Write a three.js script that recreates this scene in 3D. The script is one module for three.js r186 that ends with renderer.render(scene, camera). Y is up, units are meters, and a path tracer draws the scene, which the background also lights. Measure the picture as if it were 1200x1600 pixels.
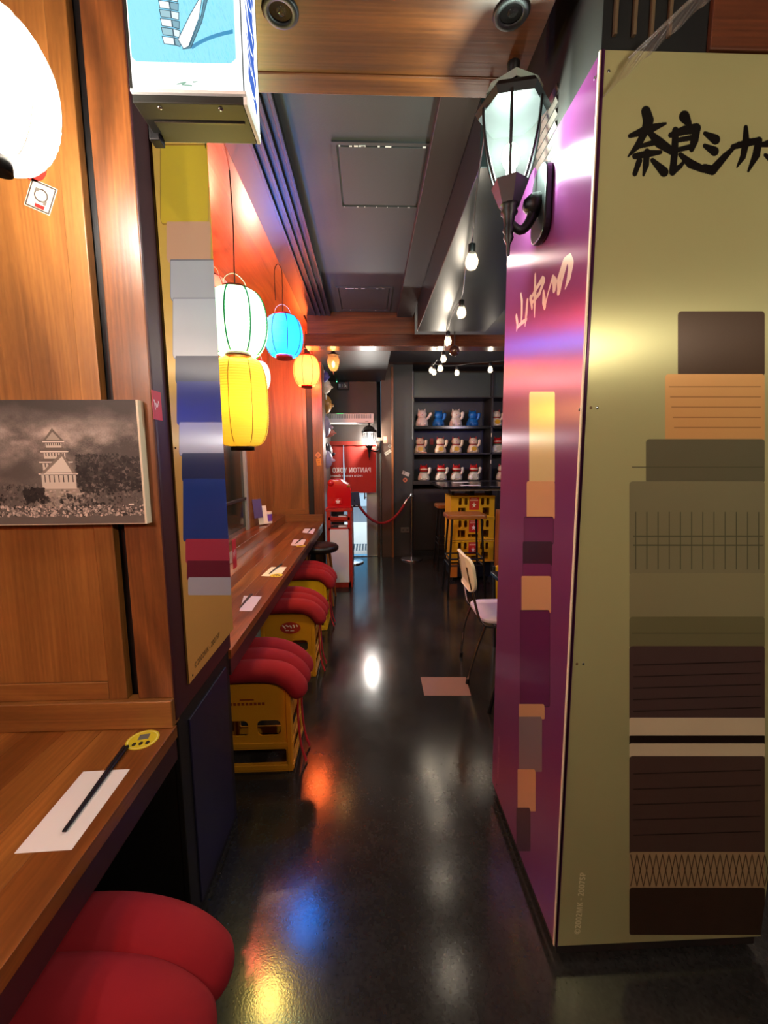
import * as THREE from 'three';
import { RoundedBoxGeometry } from 'three/addons/geometries/RoundedBoxGeometry.js';
import { mergeGeometries, toCreasedNormals } from 'three/addons/utils/BufferGeometryUtils.js';
import { RectAreaLightUniformsLib } from 'three/addons/lights/RectAreaLightUniformsLib.js';

// ---------------------------------------------------------------- camera, sky, exposure
const scene = new THREE.Scene();
const renderer = new THREE.WebGLRenderer({ antialias: true });
renderer.toneMapping = THREE.LinearToneMapping;
renderer.toneMappingExposure = 1.22;
renderer.shadowMap.enabled = true;
RectAreaLightUniformsLib.init();

const EYE = new THREE.Vector3(0, 1.6, 0), FOCAL = 655.8, YAW = 0.03497, PITCH = 0.12648, ROLL = -0.00653;   // focal length in pixels of a 1200 x 1600 frame
const fwd = new THREE.Vector3(Math.sin(YAW) * Math.cos(PITCH), -Math.sin(PITCH), -Math.cos(YAW) * Math.cos(PITCH));
const right0 = new THREE.Vector3(Math.cos(YAW), 0, Math.sin(YAW)), up0 = right0.clone().cross(fwd);
const camRight = right0.clone().multiplyScalar(Math.cos(ROLL)).addScaledVector(up0, Math.sin(ROLL));
const camUp = up0.clone().multiplyScalar(Math.cos(ROLL)).addScaledVector(right0, -Math.sin(ROLL));
const camera = new THREE.PerspectiveCamera(2 * Math.atan(800 / FOCAL) * 180 / Math.PI, 0.75, 0.02, 60);
camera.position.copy(EYE);
camera.quaternion.setFromRotationMatrix(new THREE.Matrix4().makeBasis(camRight, camUp, fwd.clone().negate()));
scene.background = new THREE.Color(1.5, 1.9, 2.3);       // overcast daylight, seen only through the street door

// a pixel's direction met with a known plane (wall x = , shelf y = , frontal face z = )
function P(u, v, { x, y, z }) {
  const d = fwd.clone().addScaledVector(camRight, (u - 600) / FOCAL).addScaledVector(camUp, -(v - 800) / FOCAL);
  const t = x !== undefined ? (x - EYE.x) / d.x : y !== undefined ? (y - EYE.y) / d.y : (z - EYE.z) / d.z;
  return EYE.clone().addScaledVector(d, t);
}

// ---------------------------------------------------------------- helpers
let seed = 7;
const rnd = () => { seed = (seed * 1664525 + 1013904223) >>> 0; return seed / 4294967296; };
const R = (a, b) => a + (b - a) * rnd();
const used = {};
const numbered = (n) => { const k = used[n] = (used[n] ?? -1) + 1; return k ? n + '_' + String(k).padStart(3, '0') : n; };
function thing(name, label, category, pos = [0, 0, 0], turn = 0, group) {
  const g = new THREE.Group(); g.name = numbered(name); g.position.set(...pos); g.rotation.y = turn;
  g.userData = { label, category }; if (group) g.userData.group = group;
  scene.add(g); return g;
}
function mesh(name, geo, mat, parent, label) {
  const m = new THREE.Mesh(Array.isArray(geo) ? merge(geo) : geo, mat); m.name = name; m.castShadow = m.receiveShadow = true;
  if (label) m.userData.label = label;
  if (parent) parent.add(m); return m;
}
function single(name, geo, mat, label, category, group) {
  const m = mesh(numbered(name), geo, mat, scene); m.userData = { label, category }; if (group) m.userData.group = group; return m;
}
function structure(name, geo, mat, label) {
  const m = mesh(numbered(name), geo, mat, scene); m.userData.kind = 'structure'; if (label) m.userData.label = label; return m;
}
function clean(g) {
  g = g.index ? g.toNonIndexed() : g;
  for (const k of Object.keys(g.attributes)) if (!['position', 'normal', 'uv'].includes(k)) g.deleteAttribute(k);
  if (!g.attributes.uv) g.setAttribute('uv', new THREE.BufferAttribute(new Float32Array(g.attributes.position.count * 2), 2));
  return g;
}
const merge = (l) => mergeGeometries(l.map(clean));
// uv in metres, v along the grain axis
function metric(g, grain = 'y', shift) {
  g = clean(g); const p = g.attributes.position, n = g.attributes.normal, uv = g.attributes.uv, o = shift ?? [rnd() * 3, rnd() * 3];
  for (let i = 0; i < p.count; i++) {
    const c = [p.getX(i), p.getY(i), p.getZ(i)], a = [Math.abs(n.getX(i)), Math.abs(n.getY(i)), Math.abs(n.getZ(i))];
    const dom = a[0] > a[1] && a[0] > a[2] ? 0 : a[1] > a[2] ? 1 : 2, ga = 'xyz'.indexOf(grain);
    let va = ga, ua = [0, 1, 2].find((k) => k !== dom && k !== va);
    if (dom === ga) { va = (ga + 1) % 3; ua = (ga + 2) % 3; }
    uv.setXY(i, c[ua] + o[0], c[va] + o[1]);
  }
  return g;
}
// box between two corners, edges rounded by r
function bx(x0, x1, y0, y1, z0, z1, r = 0, grain = 'y') {
  const w = Math.abs(x1 - x0), h = Math.abs(y1 - y0), d = Math.abs(z1 - z0);
  const g = r > 0 ? new RoundedBoxGeometry(w, h, d, 1, Math.min(r, w * .49, h * .49, d * .49)) : new THREE.BoxGeometry(w, h, d);
  g.translate((x0 + x1) / 2, (y0 + y1) / 2, (z0 + z1) / 2);
  return metric(g, grain);
}
const V = (x, y, z) => new THREE.Vector3(x, y, z);
const arr = (p) => (p.isVector3 ? p : V(...p));
function tube(pts, r, seg = 20, rad = 8) { return clean(new THREE.TubeGeometry(new THREE.CatmullRomCurve3(pts.map(arr), false, 'centripetal'), seg, r, rad, false)); }
function rod(a, b, r, r2 = r, rad = 10) {
  a = arr(a); b = arr(b); const l = a.distanceTo(b), g = new THREE.CylinderGeometry(r2, r, l, rad);
  g.applyQuaternion(new THREE.Quaternion().setFromUnitVectors(V(0, 1, 0), b.clone().sub(a).normalize())); g.translate(...a.clone().add(b).multiplyScalar(.5).toArray());
  return clean(g);
}
const lathe = (pts, seg = 24) => clean(new THREE.LatheGeometry(pts.map(([x, y]) => new THREE.Vector2(x, y)), seg));
const ball = (x, y, z, r, sx = 1, sy = 1, sz = 1, n = 16) => { const g = new THREE.SphereGeometry(r, n, Math.max(8, n * .75 | 0)); g.scale(sx, sy, sz); g.translate(x, y, z); return clean(g); };
// rounded sweep along a path with elliptical section [half width, half height] of t, closed at both ends
function sweep(pts, sec, side = V(0, 0, 1), seg = 28, rad = 16) {
  const c = new THREE.CatmullRomCurve3(pts.map(arr)), pos = [], idx = [];
  for (let i = 0; i <= seg; i++) {
    const t = i / seg, p = c.getPoint(t), tan = c.getTangent(t), b = side.clone().addScaledVector(tan, -side.dot(tan)).normalize(), n = b.clone().cross(tan);
    const [w, h] = sec(t);
    for (let j = 0; j < rad; j++) { const a = j / rad * 2 * Math.PI; const q = p.clone().addScaledVector(b, Math.cos(a) * w).addScaledVector(n, Math.sin(a) * h); pos.push(q.x, q.y, q.z); }
  }
  for (let i = 0; i < seg; i++) for (let j = 0; j < rad; j++) { const a = i * rad + j, b = i * rad + (j + 1) % rad; idx.push(a, b, a + rad, b, b + rad, a + rad); }
  const g = new THREE.BufferGeometry(); g.setAttribute('position', new THREE.Float32BufferAttribute(pos, 3)); g.setIndex(idx); g.computeVertexNormals(); return clean(g);
}
function extrude(shape, depth, bevel = 0, curve = 8) { return clean(new THREE.ExtrudeGeometry(shape, { depth, bevelEnabled: bevel > 0, bevelThickness: bevel, bevelSize: bevel, bevelSegments: 2, curveSegments: curve })); }
function rrect(x0, y0, x1, y1, r, Cls = THREE.Shape) {
  const s = new Cls(); s.moveTo(x0 + r, y0); s.lineTo(x1 - r, y0); s.quadraticCurveTo(x1, y0, x1, y0 + r); s.lineTo(x1, y1 - r); s.quadraticCurveTo(x1, y1, x1 - r, y1);
  s.lineTo(x0 + r, y1); s.quadraticCurveTo(x0, y1, x0, y1 - r); s.lineTo(x0, y0 + r); s.quadraticCurveTo(x0, y0, x0 + r, y0); return s;
}
const move = (g, x, y, z) => (g.translate(x, y, z), g);
const turnY = (g, a) => (g.rotateY(a), g);

// ---------------------------------------------------------------- textures
function hash(x, y) { let h = (x * 374761393 + y * 668265263) | 0; h = Math.imul(h ^ (h >>> 13), 1274126177); return ((h ^ (h >>> 16)) >>> 0) / 4294967296; }
function noise(x, y, px, py) {                       // value noise, periodic in px, py cells
  const xi = Math.floor(x), yi = Math.floor(y), f = (t) => t * t * (3 - 2 * t), fx = f(x - xi), fy = f(y - yi), m = (a, b) => ((a % b) + b) % b;
  const a = hash(m(xi, px), m(yi, py)), b = hash(m(xi + 1, px), m(yi, py)), c = hash(m(xi, px), m(yi + 1, py)), d = hash(m(xi + 1, px), m(yi + 1, py));
  return (a + (b - a) * fx) * (1 - fy) + (c + (d - c) * fx) * fy;
}
function dataTex(w, h, fn, size, srgb = true) {
  const d = new Uint8Array(w * h * 4);
  for (let j = 0; j < h; j++) for (let i = 0; i < w; i++) { const c = fn(i / w, j / h), k = (j * w + i) * 4; d[k] = c[0]; d[k + 1] = c[1]; d[k + 2] = c[2]; d[k + 3] = 255; }
  const t = new THREE.DataTexture(d, w, h); t.magFilter = THREE.LinearFilter; t.minFilter = THREE.LinearMipmapLinearFilter; t.generateMipmaps = true;
  t.wrapS = t.wrapT = THREE.RepeatWrapping; t.repeat.set(1 / size[0], 1 / size[1]); if (srgb) t.colorSpace = THREE.SRGBColorSpace; t.needsUpdate = true; return t;
}
const mixc = (a, b, t) => [0, 1, 2].map((k) => Math.max(0, Math.min(255, a[k] + (b[k] - a[k]) * t)));
function woodTex(light, dark, streak) {
  return dataTex(512, 1024, (u, v) => {
    const w = noise(u * 4, v * 3, 4, 3) * .9, r = noise(u * 22 + w * 5, v * 2, 22, 2), f = noise(u * 160 + w * 3, v * 7, 160, 7), q = noise(u * 250, v * 90, 250, 90), b = noise(u * 6, v * 2 + 9, 6, 2);
    let t = .45 * r + .25 * f + .2 * b + .1 * q; t = Math.pow(Math.max(0, t - .12) * 1.2, streak);
    return mixc(light, dark, t);
  }, [.8, 1.7]);
}
const woodWarm = woodTex([172, 114, 54], [100, 60, 22], 1.0);
const woodRed = woodTex([160, 96, 44], [70, 37, 14], 1.0);
const woodDeep = woodTex([120, 62, 30], [40, 17, 8], 1.0);
const grainBump = dataTex(256, 512, (u, v) => { const n = 150 + 100 * (noise(u * 120, v * 6, 120, 6) - .5); return [n, n, n]; }, [.5, 1], false);
const speckle = dataTex(512, 512, (u, v) => { const a = noise(u * 150, v * 150, 150, 150), b = noise(u * 7, v * 7, 7, 7), n = 120 + 90 * (a - .5) + 60 * (b - .5); return [n, n, n]; }, [.5, .5], false);
const floorTex = dataTex(1024, 1024, (u, v) => {
  const a = noise(u * 300, v * 300, 300, 300), b = noise(u * 9, v * 9, 9, 9), c = noise(u * 40, v * 40, 40, 40), n = 37 + 11 * (a - .5) + 7 * (b - .5) + 5 * (c - .5); return [n + 1, n, n - 1];
}, [2.4, 2.4]);
const floorRough = dataTex(512, 512, (u, v) => { const a = noise(u * 12, v * 12, 12, 12), b = noise(u * 60, v * 60, 60, 60), n = 100 + 22 * (a - .5) + 14 * (b - .5); return [n, n, n]; }, [2.1, 2.1], false);
const fabricBump = dataTex(256, 256, (u, v) => { const n = 128 + 60 * Math.sin(u * 2 * Math.PI * 48) * Math.sin(v * 2 * Math.PI * 48) + 40 * (noise(u * 90, v * 90, 90, 90) - .5); return [n, n, n]; }, [.1, .1], false);

function canvas(w, h, draw) {
  const c = document.createElement('canvas'); c.width = w; c.height = h; const x = c.getContext('2d'); draw(x, w, h);
  const t = new THREE.CanvasTexture(c); t.colorSpace = THREE.SRGBColorSpace; t.anisotropy = 8; return t;
}
// one brush stroke: points [x, y, width]
function brush(x, pts) {
  for (let i = 0; i + 1 < pts.length; i++) for (let k = 0; k <= 40; k++) {
    const t = k / 40, a = pts[i], b = pts[i + 1]; x.beginPath(); x.arc(a[0] + (b[0] - a[0]) * t, a[1] + (b[1] - a[1]) * t, Math.max(.4, (a[2] + (b[2] - a[2]) * t) / 2), 0, 7); x.fill();
  }
}

// ---------------------------------------------------------------- materials
const std = (o) => new THREE.MeshStandardMaterial(o), phy = (o) => new THREE.MeshPhysicalMaterial(o);
const wood = (map, o = {}) => phy({ map, bumpMap: grainBump, bumpScale: .0004, roughness: .42, clearcoat: .35, clearcoatRoughness: .22, ...o });
const M = {
  panelWood: wood(woodWarm), jambWood: wood(woodRed), deepWood: wood(woodDeep), soffitWood: wood(woodRed, { color: 0xb8aca0, roughness: .38 }),
  counter: [wood(woodWarm, { color: 0xfff2e4, roughness: .34 }), wood(woodWarm, { color: 0xe8cdb4, roughness: .36 }), wood(woodRed, { color: 0xffe6d0, roughness: .33 })],
  maroon: std({ color: 0x3a1c20, roughness: .38 }), black: std({ color: 0x0b0b0c, roughness: .5 }), blackGloss: std({ color: 0x0c0c0e, roughness: .18 }),
  navy: std({ color: 0x18152e, roughness: .45 }), ceiling: std({ color: 0x3b3a3a, roughness: .55, bumpMap: speckle, bumpScale: .0004 }), ceilDark: std({ color: 0x0c0d0e, roughness: .45 }),
  ductPaint: std({ color: 0x161b1b, roughness: .34 }), bronze: std({ color: 0x2c241f, roughness: .4, metalness: .3 }),
  floor: std({ map: floorTex, roughnessMap: floorRough, roughness: .4, bumpMap: speckle, bumpScale: .0002 }),
  brown: std({ color: 0x4a382c, roughness: .45 }), brownDark: std({ color: 0x2b211c, roughness: .5 }), charcoal: std({ color: 0x2a2d2c, roughness: .45 }), shelf: std({ color: 0x221d1c, roughness: .42 }),
  teal: std({ color: 0x7d9088, roughness: .7 }), white: std({ color: 0xe8e6e2, roughness: .5 }), paper: std({ color: 0xf3efec, roughness: .85 }), cream: std({ color: 0xe9d9bd, roughness: .45 }),
  steel: std({ color: 0xb9b9bb, roughness: .22, metalness: 1 }), chrome: std({ color: 0xd8d4cf, roughness: .12, metalness: 1 }), aluminium: std({ color: 0xc9c8c4, roughness: .4, metalness: .9 }),
  brass: std({ color: 0xb58a3a, roughness: .35, metalness: 1 }), red: std({ color: 0xb4161a, roughness: .3 }), redGloss: phy({ color: 0xc41018, roughness: .25, clearcoat: .7, clearcoatRoughness: .1 }), redCart: std({ color: 0xa82a1e, roughness: .4 }),
  cushion: std({ color: 0x8e0416, roughness: .9, bumpMap: fabricBump, bumpScale: .0006 }), strap: std({ color: 0xa50d18, roughness: .6 }), rope: std({ color: 0x8f1a20, roughness: .8, bumpMap: fabricBump, bumpScale: .001 }),
  crate: std({ color: 0xd08a14, roughness: .45 }), crateYellow: std({ color: 0xd8a210, roughness: .42 }), leather: std({ color: 0x17110f, roughness: .35 }), oak: wood(woodWarm, { color: 0xffe9c0 }),
  lilac: std({ color: 0xd9c4d6, roughness: .5 }), iron: std({ color: 0x121314, roughness: .42, metalness: .3 }), glass: phy({ color: 0xffffff, roughness: .03, transmission: 1, thickness: 0, ior: 1.5 }),
  amberGlass: phy({ color: 0xf6dcb0, roughness: .08, transmission: .92, thickness: 0 }), clearSheet: phy({ color: 0xf2efe8, roughness: .05, transmission: .93, thickness: 0 }),
  wire: std({ color: 0x111010, roughness: .5 }), paleWire: std({ color: 0xcfc6b4, roughness: .5 }), tape: std({ color: 0x8a675a, roughness: .6, bumpMap: speckle, bumpScale: .0005 }), blue: std({ color: 0x1263b8, roughness: .4 }), gold: std({ color: 0xd0a21c, roughness: .4, metalness: .4 }),
  chopstick: std({ color: 0x111118, roughness: .35 }),
};

// ---------------------------------------------------------------- the place: main planes, in metres
const XL = -.602, XR = .572, CT = .787, ZN = -1.227, ZP = -1.74, ZF = -5.46, XB = -1.26, CEIL = 3.05, ZE = -6.8, SOF = 2.8;   // pillar faces, counter height, near and far pillar face, niche end, niche back, ceiling, end wall

// floor, ceiling and outer walls
structure('floor', bx(-2.1, 3.4, -.12, 0, 1.7, ZE - .02, 0, 'z'), M.floor);
structure('ceiling', bx(-2.1, 3.4, CEIL, CEIL + .12, 1.7, ZE - .6), M.ceiling);
structure('wall_left', bx(-2.1, -1.9, 0, CEIL, 1.7, ZN - .3), M.deepWood);
structure('wall_right', bx(3.3, 3.5, 0, CEIL, 1.7, ZE - .6), M.brownDark);
structure('wall_back', bx(-2.1, 3.4, 0, CEIL, 1.6, 1.8), M.brownDark);

// ---------------------------------------------------------------- near partition with the poster pillar
{
  structure('wall_partition', bx(-1.9, XL - .03, 0, CEIL, ZN - .035, ZP, 0), M.black);
  const sx = (v, a, b) => P(a, v, { z: ZN }).x;
  const xs0 = P(175, 818, { z: ZN }).x, xs1 = P(193, 818, { z: ZN }).x;
  const yl = P(100, 1095, { z: ZN }).y;                                   // top of the upstand
  const panel = new THREE.Group(); panel.name = numbered('wall_panel'); panel.userData = { kind: 'structure', label: 'teak wall panel with frame, beside the black gap' }; scene.add(panel);
  const xst = xs0 - .055, yr = P(90, 1068, { z: ZN }).y;
  mesh('panel', bx(-1.9, xst, yr, CEIL, ZN - .03, ZN - .006, .002), M.panelWood, panel);
  mesh('stile', bx(xst, xs0, yl, CEIL, ZN - .03, ZN, .003), M.panelWood, panel);
  mesh('rail', bx(-1.9, xst, yl, yr, ZN - .03, ZN, .003, 'x'), M.panelWood, panel);
  structure('trim', bx(xs1, XL - .004, yl, CEIL, ZN - .03, ZN, .003), M.jambWood, 'red-brown wooden jamb beside the black gap');
  structure('trim', bx(-1.9, XL - .004, CT, yl, ZN - .03, ZN + .018, .004, 'x'), M.panelWood, 'wooden upstand behind the near counter');
  // pillar cladding in maroon, dark recess below
  const yb = P(283, 1118, { x: XL }).y;
  structure('pillar', bx(XL - .03, XL, yb, CEIL, ZN - .002, ZP, .004), M.maroon, 'maroon painted pillar face framing a tall poster');
  structure('trim', bx(XL - .03, XL - .012, 0, yb, ZN - .03, ZP, .003), M.black, 'black base of the maroon pillar');
  structure('trim', bx(XL - .02, XL - .006, .04, yb - .06, ZN - .1, ZP + .05, .003), M.navy, 'dark navy panel low on the maroon pillar');
}
// far partition closing the lantern niche, with the same black gap
{
  const xa = P(480, 700, { z: ZF }).x, xb = P(489, 700, { z: ZF }).x;
  structure('wall_far', bx(-1.9, XL - .03, 0, CEIL, ZF - .035, ZF - .3), M.black);
  const yl = CT + .1;
  const panel = new THREE.Group(); panel.name = numbered('wall_panel'); panel.userData = { kind: 'structure', label: 'teak end wall panel behind the lanterns' }; scene.add(panel);
  mesh('panel', bx(XB, xa - .05, yl + .07, CEIL, ZF - .03, ZF - .006, .002), M.panelWood, panel);
  mesh('stile', bx(xa - .05, xa, yl, CEIL, ZF - .03, ZF, .003), M.panelWood, panel);
  mesh('rail', bx(XB, xa - .05, yl, yl + .07, ZF - .03, ZF, .003, 'x'), M.panelWood, panel);
  structure('trim', bx(xb, XL + .02, 0, CEIL - .05, ZF - .3, ZF + .01, .004), M.jambWood, 'wooden end post of the counter niche');
  structure('trim', bx(xb - .005, XL + .03, CEIL - .05, CEIL - .01, ZF - .3, ZF + .02, .004), M.deepWood);
  structure('trim', bx(XB, XL, CT, yl, ZF, ZF + .025, .004, 'x'), M.panelWood, 'wooden upstand across the end of the far counter');
}
// niche: back wall, window, ledge, wooden ceiling, wall under the counter
{
  structure('wall_niche', bx(-1.9, XB, 0, CEIL, ZP, ZF), M.deepWood);
  structure('ceiling', bx(XB, -.637, CEIL - .03, CEIL, ZP, ZF, 0, 'z'), wood(woodWarm, { color: 0xe8c8a4, roughness: .3 }), 'varnished orange wooden ceiling above the far counter');
  structure('wall_knee', bx(-1.1, -1.0, 0, CT - .045, ZP, ZF), M.teal, 'grey green wall under the far counter');
  const zw = P(386, 760, { x: XB + .01 }).z;
  structure('trim', bx(XB, XB + .02, CT + .1, CEIL - .03, zw, ZF, .003), M.panelWood, 'wooden side panel beyond the window');
  const win = new THREE.Group(); win.name = 'window_1'; win.userData = { kind: 'structure', label: 'dark window with pale frame above the counter ledge' }; scene.add(win);
  mesh('pane', bx(XB, XB + .006, CT + .14, 2.2, ZP - .05, zw + .03), std({ color: 0x1b2620, roughness: .1 }), win);
  mesh('window_frame', bx(XB, XB + .03, CT + .1, 2.25, zw + .03, zw + .09, .003), std({ color: 0x8d8c86, roughness: .5 }), win);
  mesh('window_bar', bx(XB, XB + .025, 1.2, 1.225, ZP - .05, zw + .03, .002), M.iron, win);
  mesh('window_head', bx(XB, XB + .03, 2.2, 2.28, ZP - .05, zw + .03, .003), M.deepWood, win);
  structure('trim', bx(XB, XB + .17, CT, CT + .1, ZP, ZF + .025, .004, 'z'), M.counter[2], 'raised wooden ledge along the back of the far counter');
}

// counters made of long staves
function counter(name, label, x0, x1, z0, z1, n, apron) {
  const t = thing(name, label, 'counter', [0, 0, 0]);
  const w = (x1 - x0) / n;
  for (let i = 0; i < n; i++) mesh('plank', bx(x0 + i * w + .0004, x0 + (i + 1) * w - .0004, CT - .04, CT + (i % 2 ? .0002 : 0), z0, z1, .0012, 'z'), M.counter[[0, 1, 0, 2, 0, 1, 2, 0, 1, 0][i % 10]], t);
  mesh('apron', bx(x1 - .035, x1 - .004, CT - .115, CT - .04, z0, z1, .004, 'z'), M.maroon, t, 'dark maroon front apron');
  mesh('bracket', bx(x1 - .36, x1 - .04, CT - .11, CT - .04, z0 - .04, z0 - .09), M.black, t); mesh('bracket', bx(x1 - .36, x1 - .04, CT - .11, CT - .04, z1 + .05, z1 + .1), M.black, t);
  return t;
}
counter('bar_counter', 'near wooden bar counter under the framed castle photograph', -1.9, XL, .9, ZN, 12);
counter('bar_counter', 'long wooden bar counter below the paper lanterns', XB, XL, ZP, ZF, 7);

// ---------------------------------------------------------------- ceiling: header, slots, duct box, beams
{
  const zs = P(600, 149, { y: SOF }).z, zb = P(600, 117, { y: SOF }).z, xr = P(824, 110, { y: SOF }).x;
  structure('ceiling_header', bx(XL + .002, xr, SOF, CEIL, 1.6, zb + .001, .003, 'x'), M.soffitWood, 'lowered wooden soffit over the aisle');
  structure('trim', bx(XL + .002, xr, SOF - .003, CEIL, zb - .001, zs, .004, 'x'), M.soffitWood, 'wooden edge board of the soffit');
  structure('trim', bx(-.637, -.372, CEIL - .035, CEIL, zs, -4.4, .003, 'z'), M.ceilDark, 'dark bulkhead beside the ceiling slots');
  const t = new THREE.Group(); t.name = 'ceiling_vent'; t.userData = { label: 'dark linear air diffuser with long slats beside the aisle ceiling', category: 'vent' }; t.position.set(-.44, CEIL - .035, -2.85); scene.add(t);
  mesh('backing', bx(-.085, .085, -.004, 0, 1.5, -1.5), M.black, t);
  for (let i = 0; i < 4; i++) mesh('slat', bx(-.08 + i * .048, -.062 + i * .048, -.022, -.004, 1.5, -1.5, .003), M.ceilDark, t);
  // access hatches
  for (const [u0, v0, u1, v1, lab] of [[525, 224, 672, 320, 'square access hatch with chipped paint edges in the aisle ceiling'], [528, 449, 610, 483, 'smaller access hatch close to the wooden cross beam']]) {
    const a = P(u0, v0, { y: CEIL }), b = P(u1, v0, { y: CEIL }), c = P(u0, v1, { y: CEIL });
    const h = thing('access_hatch', lab, 'hatch', [0, 0, 0]);
    mesh('hatch_panel', bx(a.x + .012, b.x - .012, CEIL - .006, CEIL, a.z - .012, c.z + .012, .002), M.ceiling, h);
    mesh('hatch_rim', [bx(a.x - .02, b.x + .02, CEIL - .008, CEIL, a.z + .02, a.z), bx(a.x - .02, b.x + .02, CEIL - .008, CEIL, c.z, c.z - .02), bx(a.x - .02, a.x, CEIL - .008, CEIL, a.z, c.z), bx(b.x, b.x + .02, CEIL - .008, CEIL, a.z, c.z)], M.ceiling, h);
    const chips = []; for (let i = 0; i < 16; i++) { const s = rnd(); const x = a.x + s * (b.x - a.x), l = R(.006, .03); if (s < .55 || rnd() < .3) chips.push(bx(x, x + l, CEIL - .0095, CEIL - .006, a.z - .006, a.z + R(.001, .004))); if (rnd() < .4) chips.push(bx(x, x + l * .5, CEIL - .0095, CEIL - .006, c.z - .004, c.z)); }
    mesh('chipped_paint', chips, M.white, h, 'pale chips of bare plaster').userData.kind = 'stuff';
  }
  // dropped dark box on the dining side
  const xd = .455, zd = P(700, 518, { y: 2.75 }).z;
  structure('ceiling_box', bx(xd, 1.08, 2.75, CEIL, -1.82, zd, .004), M.ductPaint, 'glossy dark dropped ceiling box');
  structure('trim', bx(xd - .16, xd, CEIL - .05, CEIL, zs, zd - .5, .003), M.brownDark);
  // headers at the end of the aisle
  structure('beam', bx(XL, xd + .02, P(560, 522, { z: -4.4 }).y, CEIL, -4.4, -4.5, .004, 'x'), M.soffitWood, 'wooden cross beam at the end of the aisle ceiling');
  structure('beam', bx(XL - .02, 2.2, P(560, 541, { z: -4.38 }).y, P(560, 522, { z: -4.38 }).y, -4.38, -4.56, .004, 'x'), wood(woodDeep, { roughness: .22 }), 'dark glossy lintel below the cross beam');
  structure('ceiling', bx(XL - .02, .26, 2.8, CEIL, -4.56, ZE), M.charcoal, 'dark lowered ceiling of the entrance');
}

// ---------------------------------------------------------------- entrance and end wall
{
  const d0 = -.42, d1 = P(590, 800, { z: ZE }).x, top = P(550, 694, { z: ZE }).y;
  structure('wall_end', [bx(-.9, d0, 0, CEIL, ZE, ZE - .15), bx(d0, d1, top, CEIL, ZE, ZE - .15), bx(d1, 3.4, 0, CEIL, ZE - .45, ZE - .6)], M.brownDark, 'dark brown end wall around the street door');
  structure('wall_entrance', bx(XL - .25, XL, 0, CEIL, ZF - .3, ZE), M.brownDark);
  const pl0 = P(596, 700, { z: -6.7 }).x, pl1 = P(615, 700, { z: -6.7 }).x, pl2 = P(645, 700, { z: -6.75 }).x;
  structure('pillar', bx(pl0, pl1, 0, CEIL, -6.7, ZE - .2, .004), M.brown, 'brown wooden pillar beside the street door');
  structure('trim', bx(pl1 - .035, pl1, 0, CEIL - .05, -6.685, -6.7, .003), M.jambWood);
  structure('wall_side_panel', bx(pl1, pl2, 0, CEIL, -6.75, ZE - .5, .003), M.charcoal, 'charcoal panel beside the figurine shelves');
  structure('trim', bx(pl2 - .012, pl2 + .006, 1.9, CEIL - .1, -6.735, -6.75, .002), std({ color: 0x6a706e, roughness: .5 }));
  structure('trim', bx(pl0 - .1, 2.6, P(640, 556, { z: -6.6 }).y, CEIL, -6.6, -6.75, .004, 'x'), M.deepWood, 'wooden beam over the figurine shelves');
  // door: steel frame and leaf standing open
  const door = new THREE.Group(); door.name = 'door_1'; door.userData = { kind: 'structure', label: 'steel framed glass street door' }; scene.add(door);
  const f0 = P(573, 800, { z: ZE }).x;
  mesh('door_frame', bx(f0, d1, 0, top, ZE + .01, ZE - .06, .003), M.aluminium, door);
  mesh('door_jamb', bx(d1, pl0, 0, top + .1, ZE + .06, ZE - .1, .003), M.brown, door);
  mesh('door_edge', bx(pl0 - .03, pl0 - .004, 0, top, -6.72, -6.78, .003), M.steel, door);
  mesh('door_pane', bx(d0, f0, .02, top, ZE - .04, ZE - .046), M.glass, door);
  mesh('door_threshold', bx(d0, d1, 0, .012, ZE + .03, ZE - .12, .003), M.steel, door);
  mesh('pull_handle', [rod([f0 - .03, .95, ZE + .01], [f0 - .03, 1.25, ZE + .01], .012), rod([f0 - .03, .98, ZE + .01], [f0 + .02, .98, ZE - .01], .008), rod([f0 - .03, 1.22, ZE + .01], [f0 + .02, 1.22, ZE - .01], .008)], M.steel, door);
  // street
  structure('pavement', bx(-4, 4, -.12, -.005, ZE - .15, -10.6), std({ color: 0xcfc8ba, roughness: .8, bumpMap: speckle, bumpScale: .001 }), 'pale paved street outside the door');
  structure('road', bx(-8, 8, -.2, -.12, -10.6, -16), std({ color: 0x6d7072, roughness: .85 }));
  const gr = thing('drain_grating', 'dark slotted drain grating in the pale pavement outside the door', 'grating', [P(563, 858, { y: 0 }).x, -.005, -7.55]);
  mesh('frame', bx(-.26, .26, 0, .004, .3, .28), M.aluminium, gr); mesh('frame', bx(-.26, .26, 0, .004, -.28, -.3), M.aluminium, gr);
  for (let i = 0; i < 9; i++) mesh('bar', bx(-.24 + i * .054, -.215 + i * .054, 0, .005, .28, -.28, .001), M.iron, gr);
  const sh = thing('street_facade', 'pale blue glazed shopfront across the street', 'facade', [-.9, -.12, -15]);
  mesh('facade_wall', bx(-5, 5, 0, 6, -.3, -.5), std({ color: 0xc9d6da, roughness: .7 }), sh);
  for (let i = 0; i < 6; i++) mesh('shop_window', bx(-4.6 + i * 1.55, -3.3 + i * 1.55, .5, 2.9, -.24, -.3, .01), std({ color: 0x5fa8c8, roughness: .15 }), sh);
  mesh('fascia', bx(-5, 5, 3.1, 3.7, -.15, -.3, .01), std({ color: 0x2d6f96, roughness: .5 }), sh);
}

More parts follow.
